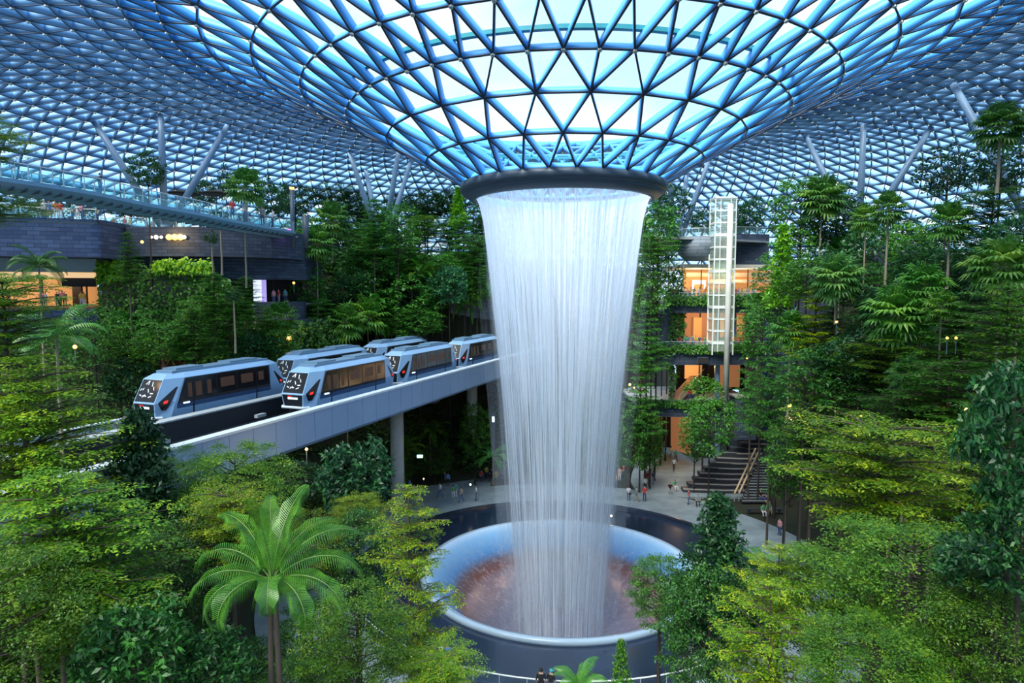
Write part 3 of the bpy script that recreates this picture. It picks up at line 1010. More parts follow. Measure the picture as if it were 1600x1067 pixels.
# ---- seating steps and stair
def steps():
    t = empty('seating_steps', W(1130, 96, 0) + Vector((0, 0, GZ)), label='broad dark stone seating steps with pale edges beside the passage', cat='steps')
    o = W(1130, 96, 0)
    n = 13
    for k in range(n):
        z = 0.55 * (k + 1)
        a0 = 1068 + k * 8.5
        a1 = 1192 + k * 1.0
        if k > 7: a0 += (k - 7) * 7
        d = 93.5 + k * 0.9
        fp = footprint([(a0, d + 0.6), ((a0 + a1) / 2, d), (a1, d)], 1.4 if k < n - 1 else 3, z)
        q = MB(); q.prism([(x - o.x, y - o.y) for x, y in fp], z - 0.56, z, 0)
        fe = footprint([(a0 + (k * 37 % 11), d + 0.56), ((a0 + a1) / 2, d - 0.04), (a1 - (k * 23 % 17), d - 0.04)], 0.25, z)
        q.prism([(x - o.x, y - o.y) for x, y in fe], z - 0.12, z + 0.03, 1)
        q.build('step', ['step_dark', 'step_edge'], t)
    s = empty('staircase', W(1175, 92, 0) + Vector((0, 0, GZ)), label='narrow stone staircase with twin pale handrails beside the seating steps', cat='staircase')
    o = W(1175, 92, 0)
    for k in range(16):
        z = 0.28 * (k + 1); d = 89.5 + k * 0.42
        fp = footprint([(1160 + k * 1.8, d), (1196 + k * 1.6, d)], 0.6 if k < 15 else 2, z)
        q = MB(); q.prism([(x - o.x, y - o.y) for x, y in fp], z - 0.29, z, 0)
        fe = footprint([(1160 + k * 1.8, d - .02), (1196 + k * 1.6, d - .02)], 0.1, z)
        q.prism([(x - o.x, y - o.y) for x, y in fe], z - 0.05, z + 0.015, 1)
        q.build('step', ['step_dark', 'grey_fascia'], s)
    for dx in (0, 7):
        a, b = W(1148 + dx, 89.8, 1.2) - o, W(1181 + dx, 96.5, 6.0) - o
        MB().bar(a, b, 0.22, 0.22).build('handrail', 'timber', s)
        for k in range(6):
            p = a.lerp(b, k / 5)
            MB().bar(p, p - Vector((0, 0, 1.1)), 0.08, 0.08, up=Vector((0, 1, 0))).build('post', 'rail_steel', s)
    # planter blocks beside it
    pb = empty('planter', W(1168, 99, 0), label='stone block planter above the seating steps', cat='planter')
    o = W(1168, 99, 0)
    fp = footprint([(1148, 98.5), (1180, 98.5)], 3, 5)
    q = MB(); q.prism([(x - o.x, y - o.y) for x, y in fp], 6.0, 12.6); q.build('wall', 'slate', pb)
    q = MB(); q.prism([(o2[0] - o.x, o2[1] - o.y) for o2 in footprint([(1147, 98.4), (1181, 98.4)], 3.2, 5)], 12.5, 12.7); q.build('coping', 'step_edge', pb)
steps()

# ================================================================== skybridge
def skybridge():
    ctrl = [(-190, 45, 37.3), (-60, 48, 37.3), (60, 52.5, 37.3), (150, 57.5, 37.3), (230, 63, 37.1), (300, 68.5, 37.0), (360, 74, 36.8), (410, 80, 36.7), (448, 86.5, 36.8), (462, 92, 37.0)]
    C = []
    n = 48
    for k in range(n + 1):
        u = k / n * (len(ctrl) - 1)
        i = min(int(u), len(ctrl) - 2); f = u - i
        g = [ctrl[max(i - 1, 0)], ctrl[i], ctrl[i + 1], ctrl[min(i + 2, len(ctrl) - 1)]]
        P = [W(*q) for q in g]
        p = 0.5 * ((2 * P[1]) + (P[2] - P[0]) * f + (2 * P[0] - 5 * P[1] + 4 * P[2] - P[3]) * f * f + (3 * P[1] - P[0] - 3 * P[2] + P[3]) * f ** 3)
        C.append(p)
    t = empty('skybridge', C[0], label='curved pale blue steel skybridge with glass balustrades crossing above the planted wall', cat='bridge')
    w = 3.6
    prof = [(0.0, 0.0), (0.0, -0.32), (0.5, -0.62), (w * 0.5, -1.0), (w - 0.5, -0.62), (w, -0.32), (w, 0.0)]
    V, Fc = [], []
    def frame(k):
        a, b = C[max(k - 1, 0)], C[min(k + 1, n)]
        tt = (b - a); tt.z = 0; tt.normalize()
        return Vector((-tt.y, tt.x, 0))    # points away from the viewer side (left of travel)
    for k, p in enumerate(C):
        s = frame(k)
        for x, z in prof:
            V.append(p - C[0] + s * x + Vector((0, 0, z)))
    L = len(prof)
    for k in range(n):
        for i in range(L):
            j = (i + 1) % L
            Fc.append((k * L + i, k * L + j, (k + 1) * L + j, (k + 1) * L + i))
    m = MB(); m.add(V, Fc); m.build('deck', 'bridge_blue', t)
    m = MB()
    for k in range(0, n + 1, 1):
        s = frame(k); p = C[k] - C[0]
        m.bar(p + s * 0.35 + Vector((0, 0, -0.66)), p + s * (w - 0.35) + Vector((0, 0, -0.80)), 0.12, 0.32)
    m.build('underside_rib', 'ring_metal', t)
    for nm, off in (('near', 0.12), ('far', w - 0.12)):
        P = [C[k] - C[0] + frame(k) * off for k in range(n + 1)]
        up = Vector((0, 0, 1.25))
        MB().tube([p + up for p in P], 0.05, 6).build('handrail', 'rail_steel', t)
        g = MB(); VV = []
        for p in P: VV += [p + Vector((0, 0, .06)), p + up * 0.94]
        g.add(VV, [(2 * k, 2 * k + 2, 2 * k + 3, 2 * k + 1) for k in range(n)])
        g.build('balustrade_glass', 'rail_glass', t)
        for k in range(0, n):
            MB().bar(P[k], P[k] + up, 0.05, 0.07, up=Vector((0, 1, 0))).build('baluster_post', 'rail_steel', t)
    return C
mat('bridge_blue', (0.16, 0.33, 0.48), 0.45)
BR = skybridge()

# ================================================================== guideway and trains
GA = atz(285, 695, 20.7); GB = atz(780, 561, 20.7)
GD = (GB - GA); GD.z = 0; GD.normalize()
GL = Vector((-GD.y, GD.x, 0))         # away from the viewer
KT = 1.3
def T(s, o, z):
    p = GA + GD * s + GL * o
    q = CAM + (p - CAM) * KT
    return Vector((q.x, q.y, CAM.z + (z - CAM.z) * KT))
def guideway():
    t = empty('guideway', T(0, 0, 18), label='grey-blue concrete train guideway beam crossing above the garden', cat='viaduct')
    O = T(0, 0, 18)
    s0, s1 = -26, 70
    rel = lambda s, o, z: T(s, o, z) - O
    def prof(name, pr, m, smooth=False):
        q = MB(); V = []
        for s in (s0, s1):
            for o, z in pr: V.append(rel(s, o, z))
        n = len(pr)
        q.add(V, [tuple(range(n)), tuple(range(n, 2 * n))[::-1]] + [(i, n + i, n + (i + 1) % n, (i + 1) % n) for i in range(n)])
        return q.build(name, m, t, smooth)
    # near parapet in panels
    k = 0
    s = s0
    while s < s1:
        e = min(s + 1.95, s1)
        q = MB(); V = []
        for ss in (s + 0.02, e - 0.02):
            for o, z in ((0, 20.55), (0.0, 18.5), (0.5, 18.15), (0.45, 20.55)): V.append(rel(ss, o, z))
        q.add(V, [(0, 1, 2, 3), (7, 6, 5, 4)] + [(i, 4 + i, 4 + (i + 1) % 4, (i + 1) % 4) for i in range(4)])
        q.build('fascia_panel', 'viaduct_panel', t)
        s = e
    prof('coping', [(-0.06, 20.55), (-0.06, 20.7), (0.62, 20.7), (0.62, 20.55)], 'viaduct_cap')
    prof('deck', [(0.4, 18.6), (1.0, 18.0), (12.4, 18.0), (13.2, 18.6), (13.2, 19.0), (0.4, 19.0)], 'viaduct_dark')
    for o in (2.75, 4.95, 9.65, 11.85):
        prof('running_strip', [(o, 19.0), (o, 19.22), (o + 0.5, 19.22), (o + 0.5, 19.0)], 'running_strip')
    for o in (3.95, 10.85):
        prof('guide_rail', [(o - .09, 19.0), (o - .09, 19.5), (o + .09, 19.5), (o + .09, 19.0)], 'viaduct_dark')
    prof('middle_wall', [(7.1, 19.0), (7.1, 20.35), (7.75, 20.35), (7.75, 19.0)], 'viaduct_dark')
    prof('middle_coping', [(7.0, 20.35), (7.0, 20.45), (7.9, 20.45), (7.9, 20.35)], 'grey_fascia')
    prof('far_parapet', [(12.9, 19.0), (12.9, 19.9), (13.3, 19.9), (13.3, 19.0)], 'viaduct_cap')
    for s, o in ((4, 5.9), (13, 6.3), (19, 6.6), (27, 6.0), (33, 5.9)):
        m = MB(); p = rel(s, o, 19.5)
        m.box(p, (1.2, 0.4, 0.3), math.atan2(GD.y, GD.x)); m.build('signal_box', 'grey_fascia', t)
    m = MB(); m.box(rel(-9, 6.9, 19.8), (0.5, 0.1, 0.8), math.atan2(GD.y, GD.x)); m.build('distance_sign', 'exit_green', t)
guideway()
def piers():
    for px, py, lab in ((620, 700, 'near round pale concrete pier under the guideway beam'), (737, 600, 'far short round concrete pier under the guideway beam')):
        # stand under the beam: pick the point where the column of pixels meets the beam line
        best = min((abs(project(T(s, 6.5, 18))[0] - px), s) for s in np.linspace(0, 66, 400))[1]
        p = T(best, 6.5, 0)
        h = T(0, 0, 18.1).z - GZ
        print('pier', px, project((p.x, p.y, GZ)), camxy(p))
        t = empty('guideway_pier', (p.x, p.y, GZ), label=lab, cat='pier')
        MB().tube([(0, 0, -1.5), (0, 0, h)], 0.9, 28).build('shaft', 'pier_concrete', t, True)
        q = MB(); q.box((0, 0, h - 0.45), (2.0, 12.0, 0.9), math.atan2(GD.y, GD.x)); q.build('crosshead', 'viaduct_dark', t)
piers()

# ---- one train car; x runs back from the nose, y across, z up from the rail
LV = [(0.30, .14, .88, 1.33, .85), (1.35, .0, .96, 1.38, 1.35), (2.25, .493, .926, 1.334, 1.35), (2.92, .86, .90, 1.30, 1.35), (3.22, 1.45, .62, .92, 1.2)]
LEN = 13.1
def lv(z):
    zs = [l[0] for l in LV]
    return [float(np.interp(z, zs, [l[i] for l in LV])) for i in range(1, 5)]
def car_mesh():
    q = MB(); V = []
    for z, xf, wf, w, c in LV:
        V += [(xf, -wf, z), (xf + c, -w, z), (LEN - xf - c, -w, z), (LEN - xf, -wf, z), (LEN - xf, wf, z), (LEN - xf - c, w, z), (xf + c, w, z), (xf, wf, z)]
    Fs = [tuple(range(8))[::-1], tuple(range(32, 40))]
    for l in range(4):
        for i in range(8):
            Fs.append((l * 8 + i, l * 8 + (i + 1) % 8, (l + 1) * 8 + (i + 1) % 8, (l + 1) * 8 + i))
    q.add(V, Fs)
    return q
def side_panel(x0, x1, z0, z1, sgn, off=0.02, top_in=0.0):
    """thin plate laid on the car's side, following its fold"""
    zs = [z0] + [z for z in (1.35,) if z0 + .01 < z < z1 - .01] + [z1]
    n = len(zs); V = []
    for e in (-0.01, off):
        for z in zs:
            w = lv(z)[2]; xx = x0 + top_in * (z - z0) / (z1 - z0)
            V += [(xx, sgn * (w + e), z), (x1, sgn * (w + e), z)]
    k = 2 * n; Fs = []
    for i in range(n - 1):
        a = 2 * i
        Fs += [(k + a, k + a + 1, k + a + 3, k + a + 2), (a, a + 2, k + a + 2, k + a), (a + 1, k + a + 1, k + a + 3, a + 3)]
    Fs += [(0, k, k + 1, 1), (k - 2, k - 1, 2 * k - 1, 2 * k - 2)]
    return V, Fs
def cut_z(poly, zc, keep_above):
    """the part of a (u, z) polygon above or below height zc"""
    out = []
    ins = lambda p: (p[1] >= zc) if keep_above else (p[1] <= zc)
    for i in range(len(poly)):
        a, b = poly[i], poly[(i + 1) % len(poly)]
        if ins(a): out.append(a)
        if ins(a) != ins(b) and abs(b[1] - a[1]) > 1e-9:
            t = (zc - a[1]) / (b[1] - a[1]); out.append((a[0] + (b[0] - a[0]) * t, zc))
    r = []
    for p in out:
        if not r or abs(p[0] - r[-1][0]) + abs(p[1] - r[-1][1]) > 1e-6: r.append(p)
    if len(r) > 1 and abs(r[0][0] - r[-1][0]) + abs(r[0][1] - r[-1][1]) < 1e-6: r.pop()
    return r
def front_pt(u, z, off, rear):
    xf, wf, w, c = lv(z)
    x, y = xf - off, u * wf
    return (LEN - x, y, z) if rear else (x, y, z)
def cham_pt(u, z, sgn, off, rear):
    xf, wf, w, c = lv(z)
    x = xf + c * u; y = wf + (w - wf) * u
    L = math.hypot(c, w - wf)
    x -= off * (w - wf) / L; y += off * c / L
    return ((LEN - x) if rear else x, sgn * y, z)
def plate(q, pts_fn, poly, off):
    zz = [p[1] for p in poly]
    if min(zz) < 1.34 and max(zz) > 1.36:
        for up in (True, False):
            h = cut_z(poly, 1.35, up)
            if len(h) > 2: plate(q, pts_fn, h, off)
        return
    a = [pts_fn(u, z, 0.0) for u, z in poly]; b = [pts_fn(u, z, off) for u, z in poly]
    n = len(poly)
    q.add(a + b, [tuple(range(n))[::-1], tuple(range(n, 2 * n))] + [(i, (i + 1) % n, n + (i + 1) % n, n + i) for i in range(n)])
_car_cache = {}
def car_parts():
    """list of (part name, mesh, [(sub name, mesh)])"""
    if _car_cache: return _car_cache['p']
    P = []
    P.append(('body_shell', car_mesh().mesh('body_shell', 'train_body'), []))
    q = MB(); q.box((LEN / 2, 0, 3.30), (9.6, 1.5, 0.18)); q.box((3.4, 0, 3.42), (2.4, 1.25, 0.22)); q.box((8.8, 0, 3.42), (3.0, 1.25, 0.2)); q.box((2.2, 0, 3.28), (0.6, 1.0, 0.2))
    P.append(('roof_equipment', q.mesh('roof_equipment', 'train_roof'), []))
    for sgn in (-1, 1):
        # long window band, cut into panes, with door leaves
        xs = [1.6, 2.95, 3.95, 5.15, 7.2, 9.3, 10.75]
        q = MB(); v, f = side_panel(1.5, 10.85, 1.16, 2.88, sgn, 0.02, 0.8); q.add(v, f)
        win = []
        for a, b in zip(xs[:-1], xs[1:]):
            w = MB(); v, f = side_panel(a + 0.06, b - 0.06, 1.32, 2.78, sgn, 0.035, 0.75 if a < 2 else 0); w.add(v, f)
            win.append(('window_pane', w.mesh('window_pane', 'train_window')))
        for a, b in ((2.45, 2.8), (3.15, 3.7), (4.2, 4.6), (5.5, 6.9), (7.6, 8.9), (9.5, 10.1)):
            w = MB(); v, f = side_panel(a, b, 1.50 + 0.3 * (a > 5), 2.5, sgn, 0.042); w.add(v, f)
            win.append(('lit_interior', w.mesh('lit_interior', 'train_interior')))
        P.append(('window_band', q.mesh('window_band', 'train_black'), win))
        q = MB(); v, f = side_panel(1.48, 10.9, 0.84, 1.16, sgn, 0.025); q.add(v, f)
        P.append(('blue_stripe', q.mesh('blue_stripe', 'train_blue'), []))
        for a, b in ((1.45, 2.85), (2.98, 3.9), (4.0, 5.1), (5.2, 7.0), (7.1, 9.2), (9.3, 10.9)):
            q = MB(); v, f = side_panel(a, b, 0.34, 0.80, sgn, 0.02); q.add(v, f)
            P.append(('skirt_panel', q.mesh('skirt_panel', 'train_body'), []))
        q = MB(); v, f = side_panel(2.88, 2.96, 0.34, 2.86, sgn, 0.05); q.add(v, f)
        P.append(('door_seam', q.mesh('door_seam', 'train_black'), []))
        q = MB(); v, f = side_panel(9.24, 9.32, 0.34, 2.86, sgn, 0.05); q.add(v, f)
        P.append(('door_seam', q.mesh('door_seam', 'train_black'), []))
        q = MB(); q.tube([(2.0, sgn * 1.42, 1.15), (2.5, sgn * 1.42, 1.15)], 0.06, 6)
        P.append(('side_lamp', q.mesh('side_lamp', 'head_light'), []))
    for rear in (False, True):
        q = MB(); plate(q, lambda u, z, o: front_pt(u, z, o, rear), [(-.93, 1.45), (.93, 1.45), (.93, 2.86), (-.93, 2.86)], 0.02)
        refl_bits = MB()  # pale slivers: roof lattice reflection painted onto the windscreen
        if not rear:
            rr = random.Random(3)
            for k in range(12):
                u, z = rr.uniform(-.8, .8), rr.uniform(1.75, 2.8)
                a = rr.uniform(0, PI); l = rr.uniform(.08, .2)
                du, dz = l * math.cos(a), l * math.sin(a) * .8
                nu, nz = -math.sin(a) * .035, math.cos(a) * .035
                poly = [(u - du - nu, z - dz - nz), (u + du - nu, z + dz - nz), (u + du + nu, z + dz + nz), (u - du + nu, z - dz + nz)]
                poly = [(min(.9, max(-.9, a_)), min(2.84, max(1.5, b_))) for a_, b_ in poly]
                plate(refl_bits, lambda u, z, o: front_pt(u, z, o + 0.022, rear), poly, 0.008)
        P.append(('windscreen', q.mesh('windscreen', 'train_window'), [('painted_reflection', refl_bits.mesh('painted_reflection', 'white_steel'))] if not rear else []))
        q = MB(); plate(q, lambda u, z, o: front_pt(u, z, o, rear), [(-.86, .45), (.86, .45), (.93, 1.3), (-.93, 1.3)], 0.03)
        bar = MB(); plate(bar, lambda u, z, o: front_pt(u, z, o + 0.03, rear), [(-.5, .98), (.42, .98), (.42, 1.12), (-.5, 1.12)], 0.02)
        tl = MB(); plate(tl, lambda u, z, o: front_pt(u, z, o + 0.03, rear), [(.05, 1.17), (.4, 1.17), (.4, 1.23), (.05, 1.23)], 0.02)
        P.append(('nose_panel', q.mesh('nose_panel', 'train_black'), [('light_bar', bar.mesh('light_bar', 'head_light')), ('red_marker', tl.mesh('red_marker', 'tail_light'))]))
        for sgn in (-1, 1):
            q = MB(); plate(q, lambda u, z, o: cham_pt(u, z, sgn, o, rear), [(.34, .86), (.60, .84), (.80, 1.35), (.86, 2.35), (.74, 2.30), (.16, 1.38)], 0.02)
            rd = MB(); plate(rd, lambda u, z, o: cham_pt(u, z, sgn, o + 0.02, rear), [(.42, 1.28), (.60, 1.32), (.60, 1.5), (.42, 1.46)], 0.02)
            P.append(('corner_window', q.mesh('corner_window', 'train_window'), [('tail_light', rd.mesh('tail_light', 'tail_light'))]))
        q = MB(); x = 0.05 if not rear else LEN - 0.05
        q.tube([(x + (.35 if not rear else -.35), -1.2, .36), (x, -.95, .36), (x, .95, .36), (x + (.35 if not rear else -.35), 1.2, .36)], 0.10, 8)
        P.append(('bumper', q.mesh('bumper', 'viaduct_cap'), []))
    for x in (2.3, 10.2):
        q = MB(); q.box((x, 0, 0.05), (2.2, 1.9, 0.4))
        wh = []
        for dx in (-.7, .7):
            for sy in (-1, 1):
                m = MB(); m.tube([(x + dx, sy * 1.0, -0.15), (x + dx, sy * 1.25, -0.15)], 0.4, 16)
                wh.append(('wheel', m.mesh('wheel', 'train_black')))
        P.append(('bogie', q.mesh('bogie', 'train_black'), wh))
    _car_cache['p'] = P
    return P
def add_car(s, o, label):
    p = T(s, o, 19.75)
    wide = o > 8
    t = empty('train_car', p, math.atan2(GD.y, GD.x), label=label, cat='train car', group='driverless train cars on the guideway')
    t.scale = (KT, KT, KT)
    for n, me, subs in car_parts():
        c = link(n, me, t)
        for sn, sme in subs: link(sn, sme, c)
    return t
def s_of(px, o, z=20.1):
    return min((abs(project(T(s, o, z))[0] - px), s) for s in np.linspace(-10, 62, 900))[1]
sN = s_of(447, 3.95 + 0.6); sF = s_of(211, 10.85 + 0.6)
print('train s', sN, sF)
for k, l in enumerate(('train car with painted windscreen reflections leading the row on the near track, by the fascia', 'second pale blue train car on the near track, behind the leading one', 'third train car on the near track, half hidden by the waterfall')):
    add_car(sN + k * 13.75, 3.95, l)
for k, l in enumerate(('front train car with red side light on the far track', 'second train car on the far track, mostly hidden behind the near cars', 'third train car on the far track, only its roof showing')):
    add_car(sF + 0.2 + k * 13.75, 10.85, l)
# ================================================================== plants
def rand_unit(n):
    v = rng.normal(size=(n, 3)); return v / np.linalg.norm(v, axis=1, keepdims=True)
def norm(v):
    return v / np.maximum(np.linalg.norm(v, axis=-1, keepdims=True), 1e-9)
def leaf_quads(B, D, N, L, Wd, fold=0.12):
    """diamond leaves: bases B, directions D, face normals N"""
    D = norm(D); S = norm(np.cross(D, N)); N2 = np.cross(S, D)
    L = np.asarray(L).reshape(-1, 1) * np.ones((len(B), 1)); Wd = np.asarray(Wd).reshape(-1, 1) * np.ones((len(B), 1))
    mid = B + D * L * 0.45 + N2 * Wd * fold
    V = np.stack([B, mid + S * Wd * .5, B + D * L - N2 * L * .08, mid - S * Wd * .5], 1).reshape(-1, 3)
    Q = np.arange(len(B) * 4).reshape(-1, 4)
    return V, Q

def pad_leaves(c, rad, n, flat, leaf, aspect=0.45, up=0.75, out=None, droop=0.15):
    """n leaves in a flattened pad about c with radius rad"""
    p = rand_unit(n) * (rng.random((n, 1)) ** (1 / 2.2))
    p[:, 2] = np.abs(p[:, 2]) * 0.7 + p[:, 2] * 0.3
    q = p * np.array([rad, rad, rad * flat])
    q[:, 2] -= droop * rad * (p[:, 0] ** 2 + p[:, 1] ** 2)
    B = q + np.asarray(c)
    N = norm(np.array([[0, 0, 1.0]]) * up + rand_unit(n) * (1 - up) + p * 0.25)
    dr = rand_unit(n) + p * 0.8
    dr -= N * (dr * N).sum(1, keepdims=True)
    L = leaf * (0.7 + 0.6 * rng.random(n))
    return leaf_quads(B, dr, N, L, L * aspect)

def merge(parts):
    Vs, Qs, b = [], [], 0
    for V, Q in parts:
        Vs.append(V); Qs.append(Q + b); b += len(V)
    return np.concatenate(Vs), np.concatenate(Qs)

def branch_tube(mb, a, b, r0, r1, sag=0.1, n=4, k=4):
    a, b = Vector(a), Vector(b)
    pts = [a.lerp(b, i / n) + Vector((0, 0, sag * (b - a).length * math.sin(PI * i / n))) for i in range(n + 1)]
    mb.tube(pts, [r0 + (r1 - r0) * i / n for i in range(n + 1)], k)

PROTO = {}
def proto(name, Rr, H, foliage, mb_branch, leafm, barkm='bark'):
    PROTO[name] = dict(R=Rr, H=H, fol=mesh_np('foliage', foliage[0], faces4=foliage[1], m=leafm), br=mb_branch.mesh('branches', barkm), bark=barkm)

def make_tiered(name, Rr, H, tiers, leaf, per, shape, m, seed, nb=8, padr=0.30, flat=0.13, gap=0.0, up=0.8):
    """flat storeys of foliage round an upright leader; shape(t) gives radius at height share t"""
    global rng
    rng = np.random.default_rng(seed); rd = random.Random(seed)
    parts, mb = [], MB()
    mb.tube([(0, 0, 0), (0.05, 0, H * .5), (0, 0.04, H * .97)], [0.11 * Rr / 3, 0.07 * Rr / 3, 0.02], 6)
    for i in range(tiers):
        t = (i + 0.35) / tiers
        z = H * t; r = Rr * shape(t)
        k = max(3, int(nb * (0.55 + 0.45 * r / Rr)))
        a0 = rd.uniform(0, 6.28)
        for j in range(k):
            a = a0 + 2 * PI * j / k + rd.uniform(-.25, .25)
            rr = r * rd.uniform(.72, 1.08)
            zz = z + rd.uniform(-.25, .25) * H / tiers
            tip = (rr * math.cos(a), rr * math.sin(a), zz + 0.10 * rr)
            branch_tube(mb, (0, 0, zz - 0.10 * rr), tip, 0.045 * Rr / 3, 0.012, 0.05)
            n_p = max(2, int(round(rr / (Rr * padr) * 1.5)))
            for q in range(n_p):
                f = (q + 0.9) / (n_p + 0.2)
                sp = (rd.uniform(-.5, .5)) * padr * Rr
                c = (rr * f * math.cos(a) - sp * math.sin(a), rr * f * math.sin(a) + sp * math.cos(a), zz - 0.10 * rr + 0.2 * rr * f + rd.uniform(-.04, .04) * Rr)
                parts.append(pad_leaves(c, Rr * padr * rd.uniform(.6, 1.0), per, flat, leaf, up=up))
    parts.append(pad_leaves((0, 0, H * .97), Rr * padr * .5, per, .5, leaf, up=up))
    proto(name, Rr, H, merge(parts), mb, m)

def make_clumped(name, Rr, H, clumps, leaf, per, m, seed, cone=False, csize=0.26, up=0.5, barkm='bark_dark', low=-0.9, hollow=0.6, aspect=0.45):
    """billowing crown: clumps of leaves spread over an ellipsoid or a cone"""
    global rng
    rng = np.random.default_rng(seed); rd = random.Random(seed)
    parts, mb = [], MB()
    mb.tube([(0, 0, 0), (0.06, 0.03, H * .5), (0, 0, H * .9)], [0.10 * Rr / 3, 0.06 * Rr / 3, 0.02], 6)
    for i in range(clumps):
        a = i * 2.39996 + rd.uniform(-.3, .3)
        t = (i + .5) / clumps
        if cone:
            z = H * t ** 1.15
            r = Rr * (1 - (z / H)) ** 0.75 * rd.uniform(.55, 1.0) * (1 if z > .1 * H else .8)
            cs = csize * Rr * (1.1 - .55 * z / H)
        else:
            u = low + (1 - low) * t
            k = rd.uniform(hollow, 1.0)
            r = Rr * math.sqrt(max(0, 1 - u * u)) * k
            z = H * .5 + H * .5 * u * k
            cs = csize * Rr * rd.uniform(.7, 1.2)
        c = (r * math.cos(a), r * math.sin(a), z)
        if i % 2 == 0:
            branch_tube(mb, (0, 0, max(0, z - .35 * r - .05 * H)), c, 0.035 * Rr / 3, 0.01, -0.03, 3)
        parts.append(pad_leaves(c, cs, per, .62, leaf, up=up, aspect=aspect))
    proto(name, Rr, H, merge(parts), mb, m, barkm)

def frond_geo(mb_leaf, mb_r, base, az, el, L, droop, nleaf, lw, ll, hang, n=12, twist=0):
    """feather frond: rachis curve and two ranks of leaflets"""
    pts, tans = [], []
    p = Vector(base); e = el
    for i in range(n + 1):
        pts.append(p.copy())
        t = Vector((math.cos(az) * math.cos(e), math.sin(az) * math.cos(e), math.sin(e)))
        tans.append(t)
        p = p + t * L / n
        e -= droop / n * (0.4 + 1.4 * i / n)
    mb_r.tube(pts, [0.024 * L / 2.6 * (1 - .85 * i / n) + .003 for i in range(n + 1)], 5)
    for i in range(nleaf):
        f = 0.10 + 0.90 * i / (nleaf - 1)
        u = f * n; k = min(int(u), n - 1)
        c = pts[k].lerp(pts[k + 1], u - k); t = tans[k].lerp(tans[min(k + 1, n)], u - k).normalized()
        side = t.cross(Vector((0, 0, 1)))
        if side.length < .05: side = Vector((-math.sin(az), math.cos(az), 0))
        side.normalize(); upv = side.cross(t)
        l = ll * math.sin(PI * min(1, (0.18 + 0.80 * f))) ** 0.6
        for s in (-1, 1):
            l *= 1 + .14 * math.sin(i * 12.9898 + s * 4.1)
            d0 = (side * s * 0.80 + t * 0.5 + upv * 0.22).normalized()
            d1 = (side * s * 0.55 + t * 0.45 - Vector((0, 0, hang))).normalized()
            m1 = c + d0 * l * .5; e1 = m1 + d1 * l * .5
            wv = t * lw * .5
            b = len(mb_leaf.V)
            mb_leaf.V += [tuple(c - wv * .5), tuple(c + wv * .5), tuple(m1 + wv), tuple(m1 - wv), tuple(e1)]
            mb_leaf.Fc += [(b, b + 1, b + 2, b + 3), (b + 3, b + 2, b + 4)]
            mb_leaf.M += [0, 0]

def make_feather(name, fronds, L, m, seed, nleaf=34, el0=1.2, el1=-.1, droop=1.9, ll=.55, lw=.05, hang=.7):
    rd = random.Random(seed); lf, rc = MB(), MB()
    for i in range(fronds):
        t = i / (fronds - 1)
        frond_geo(lf, rc, (0, 0, 0), i * 2.39996 + rd.uniform(-.2, .2), el0 + (el1 - el0) * t + rd.uniform(-.1, .1), L * rd.uniform(.85, 1.08), droop * rd.uniform(.8, 1.1), nleaf, lw, ll, hang)
    PROTO[name] = dict(R=L * .8, H=L, fol=lf.mesh('fronds', m), br=rc.mesh('leaf_stalks', 'rachis'), bark='bark_pale')

def make_fan(name, n, m, seed, R0=0.85, leafR=0.78, seg=15, lo=-0.95):
    """fan palm head: stalks carrying pleated round blades"""
    rd = random.Random(seed); lf, rc = MB(), MB()
    for i in range(n):
        az = i * 2.39996; el = 1.35 - (1.35 - lo) * (i / (n - 1)) ** 1.0 + rd.uniform(-.1, .1)
        t = Vector((math.cos(az) * math.cos(el), math.sin(az) * math.cos(el), math.sin(el)))
        L = R0 * rd.uniform(.75, 1.05)
        tip = t * L - Vector((0, 0, .12 * L))
        rc.tube([(0, 0, 0), t * L * .5, tip], [.02, .014, .01], 4)
        side = t.cross(Vector((0, 0, 1))).normalized(); upv = side.cross(t).normalized()
        lr = leafR * rd.uniform(.8, 1.15)
        for k in range(seg):
            a = (k / (seg - 1) - .5) * 2 * math.radians(125)
            d = (t * math.cos(a) + side * math.sin(a) + upv * .12).normalized()
            l = lr * (0.75 + .25 * math.cos(a))
            nd = d.cross(upv).normalized()
            e0 = tip + d * l * .6
            e1 = e0 + (d * .8 - Vector((0, 0, .6 + .25 * rd.random()))).normalized() * l * rd.uniform(.34, .5)
            w = lr * .085
            b = len(lf.V)
            lf.V += [tuple(tip), tuple(e0 + nd * w), tuple(e0 + upv * .03), tuple(e0 - nd * w), tuple(e1)]
            lf.Fc += [(b, b + 1, b + 2), (b, b + 2, b + 3), (b + 1, b + 4, b + 2), (b + 2, b + 4, b + 3)]
            lf.M += [0] * 4
    PROTO[name] = dict(R=R0 + leafR * .7, H=(R0 + leafR) * 1.6, fol=lf.mesh('fan_leaves', m), br=rc.mesh('leaf_stalks', 'rachis'), bark='bark_pale')

